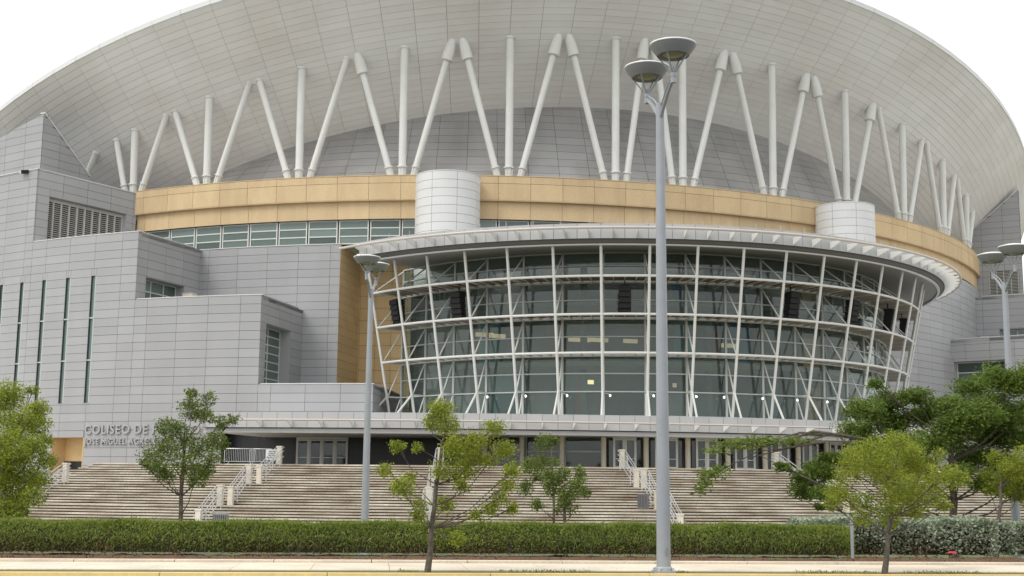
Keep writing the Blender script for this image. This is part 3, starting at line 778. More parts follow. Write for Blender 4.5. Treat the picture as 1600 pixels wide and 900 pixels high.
# lower canopy ---------------------------------------------------------------------------------------
LR = 83.9
LU0, LU1 = -27.2, 28.0
lz0, lzm, lz1 = H(4.00), H(4.50), H(5.12)
b = MB().patch(lambda u, v, d: P(v, u, H(3.72)+d), LU0, LU1, 62.0, LR-0.5, 0.0, 1.25, 30); lcan = b.build('entrance_canopy', 'coping', arena)
MB().patch(lambda u, v, d: P(v, u, d), LU0, LU1, LR-0.52, LR-0.04, lz0-0.02, lz1-0.03, 40).build('canopy_core', 'joint', lcan)
ed = MB().patch(lambda u, v, d: P(v, u, d), LU0, LU1, LR-0.9, LR-0.25, H(3.64), lz0-0.06, 40); ed.build('drip_edge', 'fascia', lcan)
step = math.degrees(1.12/LR); u = LU0; k = 0
while u < LU1-0.01:
    v1 = min(u+step, LU1)
    curved_panel('fascia_panel', LR, u, v1, lz0, lzm, 0.03, 0.025, 'fascia', lcan)
    curved_panel('fascia_panel', LR-0.02, u, v1, lzm, lz1, 0.03, 0.025, 'fascia', lcan)
    if k % 2 == 0:
        q = u
        A = [P(LR+r, q-0.03, z) for r, z in ((0.01, lz0+0.04), (1.22, lzm-0.07), (1.22, lzm+0.03), (0.01, lzm+0.02))]
        B = [P(LR+r, q+0.03, z) for r, z in ((0.01, lz0+0.04), (1.22, lzm-0.07), (1.22, lzm+0.03), (0.01, lzm+0.02))]
        MB().hexa(A+B).build('bracket', 'drum', lcan)
    u += step; k += 1
MB().tube([P(LR+1.28, a, lzm) for a in np.linspace(LU0, LU1, 60)], 0.06, 8).build('edge_tube', 'tube', lcan, smooth=True)

# entrance: black wall, doors, columns -----------------------------------------------------------------
FL = H(1.40)
BR = 72.6
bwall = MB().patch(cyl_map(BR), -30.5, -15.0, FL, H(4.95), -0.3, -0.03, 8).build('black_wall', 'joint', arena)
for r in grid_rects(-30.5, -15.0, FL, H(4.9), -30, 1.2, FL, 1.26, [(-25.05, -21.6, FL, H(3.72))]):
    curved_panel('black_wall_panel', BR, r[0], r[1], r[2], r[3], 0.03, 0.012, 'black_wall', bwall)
def doors(f, a, b, n, z0, z1, k):
    bk = MB().patch(f, a, b, z0, z1, -0.02, 0.0); d = bk.build('door_set', 'inside', arena)
    fr = MB(); fw = 0.13*k
    w = (b-a)/n
    fr.patch(f, a, b, z1-0.16, z1, 0.03, 0.16)
    for i in range(n+1):
        u = a + i*w; fr.patch(f, u-fw/2 if 0 < i < n else (u if i == 0 else u-fw), u+fw/2 if 0 < i < n else (u+fw if i == 0 else u), z0, z1-0.161, 0.03, 0.15)
    fr.build('frame', 'white', d)
    for i in range(n):
        u0, u1 = a+i*w+fw*0.55, a+(i+1)*w-fw*0.55
        lf = MB()
        lf.patch(f, u0, u0+0.09*k, z0+0.02, z1-0.18, 0.05, 0.12); lf.patch(f, u1-0.09*k, u1, z0+0.02, z1-0.18, 0.05, 0.12)
        lf.patch(f, u0+0.091*k, u1-0.091*k, z0+0.02, z0+0.16, 0.05, 0.12); lf.patch(f, u0+0.091*k, u1-0.091*k, z1-0.28, z1-0.18, 0.05, 0.12)
        l_ = lf.build('door', 'white', d)
        MB().patch(f, u0+0.09*k, u1-0.09*k, z0+0.15, z1-0.27, 0.07, 0.085).build('pane', 'glass_door', l_)
        MB().patch(f, u0+0.09*k, u1-0.09*k, z0+0.70, z0+0.75, 0.12, 0.17).build('push_bar', 'steel', l_)
doors(cyl_map(BR), -25.0, -21.65, 4, FL, H(3.72), math.degrees(1/BR))
# glazed entrance under the bulge
DR = 24.0
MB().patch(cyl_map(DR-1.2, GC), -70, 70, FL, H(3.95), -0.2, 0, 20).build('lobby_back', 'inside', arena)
for i in range(-6, 8):
    a, b_ = i*DS+0.9, (i+1)*DS-0.9
    kk = math.degrees(1/DR)
    if i in (-6, -5, -4):
        window(cyl_map(DR, GC), a-0.6, b_+0.6, FL, H(3.9), 0.1, 1, 2, 'glass_door', 'mullion', 0.1, uniform=kk)
    else:
        doors(cyl_map(DR, GC), a+0.75, b_-0.75, 2, FL, H(3.78), kk)
        MB().patch(cyl_map(DR, GC), a+0.0, a+0.74, FL, H(3.78), 0.05, 0.07).build('sidelight', 'glass_door', arena)
        MB().patch(cyl_map(DR, GC), b_-0.74, b_, FL, H(3.78), 0.05, 0.07).build('sidelight', 'glass_door', arena)
    MB().patch(cyl_map(DR, GC), a, b_, H(3.79), H(3.95), 0.0, 0.12).build('lintel', 'tube', arena)
for i in range(-6, 9):
    MB().tube([P(DR+0.35, i*DS, FL, GC), P(DR+0.35, i*DS, H(3.95), GC)], 0.20, 12).build('column', 'cream', arena, smooth=True)
# small fittings
c = P(BR, -20.4, H(3.55)); MB().box(c[0]-0.2, c[0]+0.2, c[1]-0.35, c[1], c[2]-0.14, c[2]+0.14).build('wall_lamp', 'cream', arena)
q = ARENA_M.inverted() @ at(45, 267, 112.0); qa = math.degrees(math.atan2(q.x, -q.y))
sc_ = Vector(P(73.7, qa, q.z))
so = MB().bar(sc_, Vector(P(74.5, qa-0.3, q.z-0.15)), 0.28, 0.3).build('security_camera', 'speaker', arena)
MB().bar(Vector(P(73.6, qa-0.45, q.z)), Vector(P(74.4, qa-0.55, q.z-0.1)), 0.24, 0.26).build('housing', 'coping', so)

# lettering on the left wall, each letter a part
def letters(txt, psi0, z, size, depth, track):
    x = 0.0
    for chx in txt:
        if chx == ' ': x += size*0.42; continue
        cu = bpy.data.curves.new('letter', 'FONT'); cu.body = chx; cu.size = size*1.38; cu.extrude = depth; cu.bevel_depth = 0.012; cu.resolution_u = 3; cu.offset = 0.004
        tmp = bpy.data.objects.new('tmp', cu); COL.objects.link(tmp)
        bpy.context.view_layer.update()
        me = bpy.data.meshes.new_from_object(tmp.evaluated_get(bpy.context.evaluated_depsgraph_get()))
        bpy.data.objects.remove(tmp); bpy.data.curves.remove(cu)
        me.name = 'letter'; me.materials.clear(); me.materials.append(M['letter'])
        xs = [v.co.x for v in me.vertices]; w = max(xs)-min(xs); lo = min(xs)
        ps = psi0 + math.degrees((x + w/2)/RO)
        for v in me.vertices: v.co.x -= lo + w/2
        o = link('letter', me, arena, P(RO+0.06+depth, ps, z)); o.rotation_euler = (math.pi/2, 0, R_(ps))
        x += w + track
letters('COLISEO DE PUERTO RICO', -39.8, H(3.98), 0.76, 0.04, 0.15)
letters('JOSE MIGUEL AGRELOT', -39.8, H(3.12), 0.48, 0.045, 0.09)
for nm, (mb_, m_n, par) in stuffs.items():
    o = mb_.build(nm, m_n, par, kind='stuff')

# things fixed to or standing on the arena ---------------------------------------------------------
def loudspeaker(i, label, dx=0.0):
    u = i*DS + DS/2 + dx; base = W(RIN+1.55, u, H(12.8), GC)
    t = thing('loudspeaker', label, 'loudspeaker', base, FA + R_(u), 'line loudspeakers hung in the lattice')
    zc = 0.0
    for k in range(5):
        tilt = 0.05*k; w, h, d = 0.92, 0.42, 0.62; y = -0.05*k
        MB().hexa([(-w/2, y+d*.5, zc), (w/2, y+d*.5, zc), (w/2, y+d*.5, zc+h-0.03), (-w/2, y+d*.5, zc+h-0.03), (-w/2, y-d*.5-tilt, zc), (w/2, y-d*.5-tilt, zc), (w/2, y-d*.5-tilt, zc+h-0.03), (-w/2, y-d*.5-tilt, zc+h-0.03)]).build('cabinet', 'speaker', t)
        zc += h
    MB().box(-0.3, 0.3, -0.5, 0.2, zc, zc+0.08).bar((0, -0.1, zc+0.06), (0, 0.0, zc+0.75), 0.07, 0.07).build('hanger', 'speaker', t)
for i, lab in ((-9, 'leftmost black loudspeaker stack hanging in the lattice beside the tan wall'), (-7, 'black loudspeaker stack in the lattice second from the left'),
               (-3, 'black loudspeaker stack hanging in the lattice third from the left'), (1, 'black loudspeaker stack right of the tall near lamp post'),
               (3, 'black loudspeaker stack in the lattice third from the right'), (5, 'black loudspeaker stack in the lattice second from the right'), (7, 'rightmost black loudspeaker stack at the lattice edge')): loudspeaker(i, lab)
def cabinet(px, py, R, psi, z, label):
    t = thing('utility_cabinet', label, 'cabinet', W(R, psi, z), FA + R_(psi))
    MB().box(-0.5, 0.5, -0.35, 0.35, 0, 1.05).build('body', 'cream', t); MB().box(-0.54, 0.54, -0.39, 0.39, 1.051, 1.10).build('lid', 'cream', t)
    MB().box(-0.44, 0.44, -0.37, -0.351, 0.08, 0.98).build('door', 'cream', t)
cabinet(319, 455, 69.0, -34.9, H(15.2), 'cream utility cabinet on the upper left terrace beside the grey wall')
cabinet(1527, 519, 66.5, 44.0, H(15.8), 'cream utility cabinet on the right terrace in the grey corner')

# ================================================================== STAIRS
ST = thing('staircase', 'broad curved concrete stairs with stained steps leading up to the arena doors', 'staircase', (OX, OY, 0), FA)
RISE = 4.12/24
flights = [(84.5, 0.475, 8), (90.5, 0.41, 8), (95.6, 0.42, 8)]   # first nosing radius, tread, risers
zt = FL
SU0, SU1 = -33.0, 22.0
def sector(name, r0, r1, z0, z1, u0, u1, m, n=30): return MB().patch(lambda u, v, d: P(v, u, d), u0, u1, r0, r1, z0, z1, n).build(name, m, ST)
sector('landing', 60.0, 83.39, zt-1.0, zt, SU0, SU1, 'stair', 30)
z = zt; steps = []
landings = []
step_no = 0
prev_r = 84.5
for fi, (r, tread, nris) in enumerate(flights):
    u0 = SU0 if fi == 0 else -40.5
    for k in range(nris):
        # riser at r + k*tread drops to z - RISE; the tread below runs to the next riser
        z -= RISE
        ra = r + k*tread
        rb = (r + (k+1)*tread) if k < nris-1 else (flights[fi+1][0] if fi < 2 else ra + 0.5)
        uu = u0 + (0.25*k if fi == 0 else 0.0)*-1
        uu = u0 - (0.30*k if fi == 0 else 0)
        if fi == 2 and k == nris-1: continue
        nm = 'landing' if k == nris-1 else 'step'
        inner = ra - 1.2 if not (fi == 0 and k == nris-1) else ra - 1.2
        # slab with a small overhanging nosing
        sector(nm, inner, rb+0.02, z-0.098, z, uu, SU1, 'stair')
        sector('riser', inner, rb-0.10, z-RISE-0.03, z-0.099, uu+0.01, SU1-0.01, 'riser_shade_dirt')
sector('top_nosing', 83.4, 84.52, zt-0.098, zt+0.004, SU0, SU1, 'stair'); sector('riser', 83.0, 84.40, zt-RISE-0.03, zt-0.099, SU0, SU1-0.01, 'riser_shade_dirt')
# terrace at the left in front of the grey wall, level with the first landing
zl1 = zt - 8*RISE
sector('landing', 73.0, 88.6, zl1-0.9, zl1-0.004, -40.5, SU0-2.4, 'stair', 8)
struct(MB().patch(lambda u, v, d: P(v, u, d), -75, 75, 60, 128, -2.2, H(-2.72), 40).build('plaza', 'plaza', None)).matrix_world = ARENA_M
# handrails: three flights on each line
def handrail(psi, first, label_of, group='stair handrails'):
    spans = [(84.2, 88.35, FL, FL-8*RISE), (90.4, 93.65, FL-8*RISE, FL-16*RISE), (95.5, 98.9, FL-16*RISE, FL-24*RISE)]
    for k, (ra, rb, za, zb) in enumerate(spans):
        if k < first: continue
        t = thing('handrail', label_of(k), 'handrail', W((ra+rb)/2, psi, zb), FA + R_(psi), group)
        c = (ra+rb)/2; ya, yb = -(ra-c), -(rb-c); dz = za-zb
        for (y, zz, hgt) in ((ya, dz, 1.18), (yb, 0, 1.12)):
            p = MB().box(-0.16, 0.16, y-0.16, y+0.16, zz-0.05, zz+hgt).build('post', 'post', t)
            MB().box(-0.2, 0.2, y-0.2, y+0.2, zz+hgt+0.001, zz+hgt+0.09).build('cap', 'post', p)
        for sx in (-0.26, 0.26):
            for hh in (1.05, 0.80, 0.40):
                MB().tube([(sx, ya+0.15, dz+hh+0.15), (sx, ya-0.35, dz+hh), (sx, yb+0.2, hh), (sx, yb-0.15, hh-0.03)], 0.032, 6).build('rail', 'steel', t, smooth=True)
            for q in (0.15, 0.85):
                y = ya + (yb-ya)*q; zz = dz*(1-q); MB().tube([(sx, y, zz-0.05), (sx, y, zz+1.05)], 0.028, 6).build('baluster', 'steel', t, smooth=True)
FN = ['top', 'middle', 'lowest']
handrail(-31.6, 1, lambda k: 'steel handrail with cream posts on the %s flight, leftmost line' % FN[k])
handrail(-23.1, 0, lambda k: 'steel handrail on the %s flight below the crowd barriers' % FN[k])
handrail(-15.3, 0, lambda k: 'steel handrail on the %s flight behind the slim light green tree' % FN[k])
handrail(-6.5, 0, lambda k: 'steel handrail on the %s flight beside the tall lamp post' % FN[k])
handrail(1.5, 0, lambda k: 'steel handrail on the %s flight under the long flat tree branch' % FN[k])
handrail(19.5, 1, lambda k: 'steel handrail on the %s flight at the far right end of the stairs' % FN[k])
# litter bins on the stairs
def bin_(loc, label, h=0.95, r=0.36):
    t = thing('litter_bin', label, 'litter bin', loc, 0.3)
    MB().lathe([(0.02, 0.02), (r-0.07, 0.02), (r-0.04, h-0.1), (r-0.09, h-0.1)], (0,0,0), 16).build('liner', 'joint', t)
    for k in range(22):
        a = 2*math.pi*k/22; p = lambda rr, zz: (rr*math.cos(a), rr*math.sin(a), zz)
        MB().bar(p(r-0.05, 0.03), p(r, h-0.05), 0.055, 0.012).build('slat', 'bin', t)
    MB().tube([((r+0.03)*math.cos(a), (r+0.03)*math.sin(a), h) for a in np.linspace(0, 2*math.pi, 19)], 0.035, 6, False).build('rim', 'bin', t, smooth=True)
    MB().tube([((r-0.01)*math.cos(a), (r-0.01)*math.sin(a), 0.08) for a in np.linspace(0, 2*math.pi, 19)], 0.025, 6, False).build('foot_ring', 'bin', t, smooth=True)
w = at(1005, 802, 81.6); bin_((w.x, w.y, FL-16*RISE), 'grey slatted litter bin on the stair landing left of the tall lamp post')
w = at(344, 830, 77.0); bin_((w.x, w.y, FL-24*RISE), 'grey slatted litter bin at the stair foot behind the hedge', 0.95, 0.45)
# crowd barriers and a notice board on the top landing
def barrier(px, psi_r, label, L=2.2):
    w = at(px, 726, 93.0); t = thing('crowd_barrier', label, 'barrier', (w.x, w.y, FL), FA - 0.28)
    MB().tube([(-L/2, 0, 0.12), (-L/2, 0, 0.95), (-L/2+0.15, 0, 1.1), (L/2-0.15, 0, 1.1), (L/2, 0, 0.95), (L/2, 0, 0.12)], 0.03, 6).build('frame', 'steel', t, smooth=True)
    MB().bar((-L/2, 0, 0.18), (L/2, 0, 0.18), 0.04, 0.04).build('lower_rail', 'steel', t)
    for k in range(1, 17):
        x = -L/2 + L*k/17; MB().bar((x, 0, 0.2), (x, 0, 1.09), 0.02, 0.02).build('bar', 'steel', t)
    for s in (-1, 1): MB().bar((s*L*0.36, -0.3, 0.02), (s*L*0.36, 0.3, 0.02), 0.05, 0.04).bar((s*L*0.36, 0, 0.02), (s*L*0.36, 0, 0.18), 0.04, 0.04).build('foot', 'steel', t)
barrier(374, 0, 'steel crowd barrier on the upper landing nearest the dark green tree')
barrier(408, 0, 'steel crowd barrier on the upper landing beside the white notice board', 1.7)
w = at(424, 726, 92.3); nb = thing('notice_board', 'white notice board with dark print standing at the head of the left stairs', 'notice board', (w.x, w.y, FL), FA - 0.2)
MB().box(-0.42, 0.42, -0.03, 0.03, 0.30, 1.05).build('board', 'sign_white', nb)
for k in range(4): MB().box(-0.30+0.03*k, 0.22+0.02*k, -0.04, -0.031, 0.42+0.15*k, 0.48+0.15*k).build('print_line', 'sign_ink', nb)
for s in (-0.32, 0.32): MB().bar((s, 0, 0), (s, 0, 0.3), 0.04, 0.04).build('leg', 'steel', nb)

# ================================================================== LAMPS
def lamp(loc, height, rz, label):
    """tapered pole with two dished luminaires on arms pointing opposite ways along local y"""
    t = thing('street_lamp', label, 'street lamp', loc, rz, 'tall double-headed plaza lamps')
    MB().tube([(0,0,0.10), (0,0,height*0.5), (0,0,height)], [0.138, 0.112, 0.082], 12).build('pole', 'pole', t, smooth=True)
    bp = MB().box(-0.18, 0.18, -0.18, 0.18, 0.0, 0.05).build('base_plate', 'pole', t)
    MB().lathe([(0.175, 0.05), (0.17, 0.10), (0.145, 0.13)], (0,0,0), 12).build('base_collar', 'pole', bp)
    for sx in (-0.14, 0.14):
        for sy in (-0.14, 0.14): MB().lathe([(0.025, 0.05), (0.025, 0.10), (0.0, 0.10)], (sx, sy, 0), 6).build('bolt', 'steel', bp)
    hh = MB(); hv = [(0.02+0.045*math.cos(2*math.pi*k/12), 0.085*math.sin(2*math.pi*k/12)+0.40) for k in range(12)]
    hh.v = [(x, -0.10, z) for x, z in hv] + [(x, -0.142, z) for x, z in hv]
    hh.f = [tuple(range(12, 24))] + [(k, (k+1) % 12, 12+(k+1) % 12, 12+k) for k in range(12)]
    hh.build('hand_hole', 'lamp_shade', t)
    for s in (1, -1):
        a = MB().tube([(0, 0, height-0.35), (0, s*0.14, height-0.18), (0, s*0.42, height+0.10), (0, s*0.68, height+0.28), (0, s*0.72, height+0.45)], [0.045, 0.04, 0.036, 0.034, 0.034], 8).build('arm', 'pole', t, smooth=True)
        MB().tube([(0, 0, height-0.1), (0, s*0.32, height+0.18), (0, s*0.66, height+0.36)], 0.018, 6).build('stay', 'pole', a, smooth=True)
        z0 = height + 0.42
        MB().tube([(0, s*0.72, z0-0.20), (0, s*0.72, z0+0.10)], 0.052, 10).build('stem', 'pole', t, smooth=True)
        for zz in (-0.06, 0.04): MB().tube([(0, s*0.72, z0+zz-0.012), (0, s*0.72, z0+zz+0.012)], 0.062, 10).build('stem_ring', 'pole', t)
        zd = z0 + 0.36
        hd = MB().lathe([(0.30, zd), (0.315, zd-0.012), (0.375, zd+0.07), (0.445, zd+0.17), (0.452, zd+0.19)], (0, s*0.72, 0), 36).build('shade', 'lamp_shade', t, smooth=True)
        MB().lathe([(0.452, zd+0.19), (0.468, zd+0.20), (0.462, zd+0.225), (0.30, zd+0.27), (0.02, zd+0.29)], (0, s*0.72, 0), 36).build('top_cover', 'lamp_rim', hd, smooth=True)
        MB().lathe([(0.30, zd), (0.22, zd+0.05), (0.20, zd+0.03), (0.02, zd+0.01)], (0, s*0.72, 0), 28).build('reflector', 'lamp_shade', hd, smooth=True)
        MB().lathe([(0.205, zd+0.02), (0.13, zd-0.012), (0.0, zd-0.022)], (0, s*0.72, 0), 20).build('lens', 'lens', hd, smooth=True)
        for k in range(4):
            aa = math.pi/4 + k*math.pi/2
            MB().tube([(0.05*math.cos(aa), s*0.72+0.05*math.sin(aa), z0+0.02), (0.315*math.cos(aa), s*0.72+0.315*math.sin(aa), zd+0.01)], 0.014, 6).build('prop', 'pole', t, smooth=True)
    return t
w = at(1037, 889, 25.0); lamp((w.x, 25.0, -0.01), 9.28, 0.26, 'tall grey double-headed street lamp standing in the verge in front of the glass')
w = at(573, 700, 44.0); lamp((w.x, 44.0, gz(44)), 9.05, -0.12, 'grey double-headed street lamp on the left in front of the canopy end')
w = at(1577, 600, 39.3); lamp((w.x, 39.3, gz(39.3)), 8.50, 0.09, 'grey double-headed street lamp at the right edge above the trees')

# ================================================================== PLANTS
def leaves_mesh(name, cen, size, m, nrm=None, up=0.0, aspect=0.5, droop=0.0):
    n = len(cen); cen = np.asarray(cen, float)
    d = rng.normal(size=(n,3)); d[:,2] = d[:,2]*0.6 + up
    d /= np.linalg.norm(d, axis=1)[:,None] + 1e-9
    r = rng.normal(size=(n,3)); s = np.cross(d, r); s /= np.linalg.norm(s, axis=1)[:,None] + 1e-9
    L = (np.asarray(size)*rng.uniform(0.5, 1.5, n))[:,None]
    nn = np.cross(d, s)
    a = cen - d*L*0.5; b = cen + s*L*aspect*0.5 + nn*L*0.06; c = cen + d*L*0.5; e = cen - s*L*aspect*0.5 + nn*L*0.06
    v = np.stack([a, b, c, e], 1).reshape(-1, 3)
    me = bpy.data.meshes.new(name); me.vertices.add(4*n); me.vertices.foreach_set('co', v.ravel())
    me.loops.add(4*n); me.polygons.add(n)
    me.loops.foreach_set('vertex_index', np.arange(4*n)); me.polygons.foreach_set('loop_start', np.arange(n)*4); me.polygons.foreach_set('loop_total', np.full(n, 4))
    me.update(); me.validate(); me.materials.append(M[m]); return me
def blob_points(c, r, n, clump=9, flat=1.0, tight=0.28):
    k = max(3, n//clump)
    d = rng.normal(size=(k,3)); d /= np.linalg.norm(d, axis=1)[:,None]
    rad = rng.uniform(0.15, 1.0, k)**0.5
    t = d*rad[:,None]*np.array([r, r, r*flat])
    t *= rng.uniform(0.75, 1.15, (k,1))
    pts = np.repeat(t, clump, 0) + rng.normal(size=(k*clump,3))*r*tight*np.array([1,1,flat])*0.6
    return pts + np.array(c)
def tree(name, label, base, trunk_top, blobs, leaf, lsize, dens, r0=0.07, flat=0.8, lean=(0,0), cat='tree', branch=True, group=None, clump=9, up=0.0, aspect=0.5, tight=0.28, waypoints=None):
    """base and blobs in world space; blobs: (centre Vector, radius)"""
    t = thing(name, label, cat, base, 0, group)
    base = Vector(base); tt = Vector(trunk_top) - base
    tk = MB(); n = 6; pts = []
    for i in range(n+1):
        q = i/n; pts.append(Vector((tt.x*q + lean[0]*math.sin(q*3.1)*0.12, tt.y*q, tt.z*q)) + Vector((random.uniform(-1,1), random.uniform(-1,1), 0))*r0*0.35*(i > 0))
    tk.tube(pts, [r0*(1.25 if i == 0 else 1.0-0.45*i/n) for i in range(n+1)], 8)
    tko = tk.build('trunk', 'bark', t, smooth=True)
    cen = []; br = MB()
    for (c, r) in blobs:
        c = Vector(c) - base
        # leave the trunk at a point below the clump
        hq = min(1.0, max(0.40, (c.z - 0.5*(c - tt*min(1, max(0, c.z/tt.z))).to_2d().length)/tt.z))
        s = pts[min(n, int(hq*n))]
        mid = s.lerp(c, 0.5) + Vector((random.uniform(-.1,.1), random.uniform(-.1,.1), -0.08*(c-s).length + random.uniform(-.05,.05)))
        br.tube([s, mid, c, c + (c-mid)*0.35], [r0*0.26, r0*0.17, r0*0.09, r0*0.04], 5)
        for k in range(5):
            e = c + Vector((random.uniform(-1,1), random.uniform(-1,1), random.uniform(-0.5,0.9)*flat))*r*0.8
            br.tube([mid.lerp(c, random.uniform(0.3, 1)), c.lerp(e, 0.5), e], [r0*0.10, r0*0.07, r0*0.03], 4)
        rr = r*random.uniform(0.72, 1.12)
        cen.append(blob_points(c, rr, int(dens*rr**2*random.uniform(0.65, 1.25)), clump, flat, tight))
    br.build('branches', 'bark', t, smooth=True)
    cen = np.concatenate(cen)
    cr = link('crown', leaves_mesh('crown', cen, lsize, leaf, up=up, aspect=aspect), t)
    return t
def px_blobs(lst, D, dj):
    out = []
    for (x, y, rp) in lst: out.append((at(x, y, D + random.uniform(-dj, dj)), rp*D/FPX))
    return out
# slim light green tree in the verge, left of centre
D = 24.6; bs = at(668, 892, D)
tree('young_tree', 'slim light green young tree in the verge left of the tall lamp post', (bs.x, D, -0.01), at(690, 690, D+0.1),
     px_blobs([(690,640,27),(700,665,26),(676,660,20),(745,690,20),(772,668,17),(788,702,22),(765,722,20),(620,697,17),(653,700,11),(603,735,17),(628,762,20),(640,745,13),(722,735,22),(712,700,22),(695,790,17),(722,758,17),(655,790,15),(655,805,12),(780,778,17),(792,760,13),(745,805,13),(765,795,14),(715,842,13),(690,735,18),(740,715,18),(800,735,14),(800,795,12)], D, 0.75),
     'leaf_light', 0.042, 21000, r0=0.054, flat=0.85, clump=8, aspect=0.5, tight=0.34)
# tree in the verge at the right
D = 25.5; bs = at(1382, 892, D)
tree('young_tree', 'light green young tree in the verge in front of the silvery hedge', (bs.x, D, -0.01), at(1400, 720, D+0.1),
     px_blobs([(1400,692,24),(1360,715,34),(1420,712,30),(1330,735,28),(1385,740,42),(1440,740,36),(1470,745,28),(1495,748,20),(1310,770,24),(1345,785,28),(1385,785,34),(1425,780,34),(1460,775,28),(1300,785,18),(1350,810,18),(1390,812,22),(1430,800,18),(1405,760,36),(1475,790,18),(1330,712,18),(1465,710,14)], D, 0.9),
     'leaf_light', 0.045, 14500, r0=0.055, flat=0.8, clump=10, aspect=0.45)
# tree in front of the stairs with the lettering behind it
D = 42.0; z0 = gz(D); bs = at(282, 815, D)
tree('young_tree', 'dark green young tree half hiding the wall lettering', (bs.x, D, z0), at(288, 690, D),
     px_blobs([(262,668,22),(300,640,20),(325,625,17),(322,650,18),(345,660,18),(365,655,14),(290,685,24),(262,700,24),(240,715,20),(312,700,26),(340,690,20),(290,725,26),(320,735,20),(250,735,18),(278,665,14),(305,745,18),(335,715,18),(265,745,14),(300,615,13),(228,725,10)], D, 1.3),
     'leaf_mid', 0.075, 5600, r0=0.085, flat=0.9, clump=10, aspect=0.5)
# big tree at the left edge
D = 40.0; z0 = gz(D); bs = at(5, 860, D)
tree('broad_tree', 'broad yellowish green tree cut off by the left edge', (bs.x, D, z0), at(8, 700, D),
     px_blobs([(10,620,30),(-20,650,40),(30,660,28),(60,640,20),(52,610,12),(58,665,22),(20,700,38),(55,700,26),(72,720,20),(30,745,36),(60,750,26),(-10,740,40),(20,785,30),(50,775,22),(0,800,30),(-40,700,44),(-40,770,44),(70,690,14),(35,800,14)], D, 1.6),
     'leaf_light', 0.072, 7000, r0=0.12, flat=0.85, clump=10, aspect=0.5)
# small tree right of the slim one
D = 41.0; z0 = gz(D); bs = at(884, 826, D)
tree('small_tree', 'small mid green tree on the lawn below the middle of the stairs', (bs.x, D, z0), at(882, 760, D),
     px_blobs([(880,742,22),(865,760,22),(900,765,20),(880,780,20),(858,745,16),(908,745,14),(892,795,14),(872,795,12),(915,770,10),(905,735,9)], D, 0.8),
     'leaf_mid', 0.068, 6400, r0=0.07, flat=0.9, clump=10)
D = 43.0; z0 = gz(D); bs = at(868, 822, D)
tree('small_tree', 'thin straggly tree with separate leaf tufts just left of the small tree', (bs.x, D, z0), at(862, 700, D),
     px_blobs([(853,692,20),(868,690,12),(830,728,17),(850,724,17),(842,745,15),(822,762,13),(838,788,12),(868,722,12)], D, 0.7),
     'leaf_mid', 0.068, 6400, r0=0.05, flat=0.85, clump=10)
# large spreading tree at the right with flat leaf layers
D = 37.0; z0 = gz(D); bs = at(1490, 850, D)
spread = tree('spreading_tree', 'large dark green spreading tree with flat leaf layers at the right', (bs.x, D, z0), at(1487, 690, D),
     px_blobs([(1350,640,30),(1390,628,36),(1430,618,32),(1340,672,34),(1390,660,40),(1440,650,36),(1480,635,34),(1520,605,40),(1560,590,40),(1590,600,36),(1610,640,40),(1550,635,40),(1500,665,40),(1450,690,38),(1400,700,38),(1545,675,40),(1590,685,42),(1280,735,32),(1260,765,28),(1300,715,24),(1250,745,20),(1290,770,26),(1560,720,34),(1520,715,34),(1600,740,34),(1225,730,12),(1280,790,14),(1215,725,9),(1545,755,26),(1500,740,26),(1590,770,22),(1350,700,28),(1370,600,16),(1620,580,30),(1480,690,36),(1430,725,30),(1530,645,36),(1575,655,34)], D, 1.3),
     'leaf_dark', 0.115, 6000, r0=0.13, flat=0.55, clump=14, up=-0.15, aspect=0.32, tight=0.34)
# its long low branch as geometry of its own tree part
D2 = 36.6
o0 = at(1420, 720, D2)
bb = MB()
def pw(x, y): return at(x, y, D2) - o0
bb.tube([pw(1420,720), pw(1370,690), pw(1320,681), pw(1270,674), pw(1230,688), pw(1190,698), pw(1150,692), pw(1105,690)], [0.10, 0.075, 0.055, 0.045, 0.035, 0.028, 0.02, 0.01], 6)
bb.tube([pw(1320,681), pw(1250,676), pw(1200,690)], [0.05, 0.03, 0.012], 5)
bb.tube([pw(1290,690), pw(1240,698), pw(1185,712), pw(1170,716)], [0.045, 0.028, 0.018, 0.01], 5)
bb.tube([pw(1290,680), pw(1260,690), pw(1235,700), pw(1185,705), pw(1125,735), pw(1110,742)], [0.04, 0.03, 0.02, 0.016, 0.012, 0.008], 5)
lb_ = bb.build('low_branch', 'bark', spread, smooth=True, loc=tuple(o0 - spread.location), label='long flat leafy branch reaching left over the stairs')
pts = []
for (x, y, rx, ry, n) in [(1215,690,28,6,260),(1180,689,28,6,240),(1145,692,26,7,240),(1245,688,18,5,120),(1120,705,14,5,90),(1110,740,18,9,230),(1100,755,10,10,110),(1128,733,12,6,90),(1095,768,5,6,40),(1165,700,24,4,90)]:
    for k in range(n):
        p = pw(x + random.gauss(0, rx*0.6), y + random.gauss(0, ry*0.55)); p.y += random.gauss(0, 0.5); pts.append(p)
link('foliage', leaves_mesh('foliage', np.array([tuple(p) for p in pts]), 0.15, 'leaf_mid', aspect=0.3), lb_)
# slender tree at the right margin
D = 34.6; z0 = gz(D); bs = at(1553, 812, D)
tree('young_tree', 'light green young tree at the right margin behind the silvery hedge', (bs.x, D, z0), at(1566, 740, D),
     px_blobs([(1555,715,22),(1580,735,26),(1540,740,20),(1600,720,26),(1565,760,24),(1595,765,26),(1545,765,16),(1615,745,30)], D, 0.9), 'leaf_light', 0.062, 7800, r0=0.06, flat=0.8, clump=10)

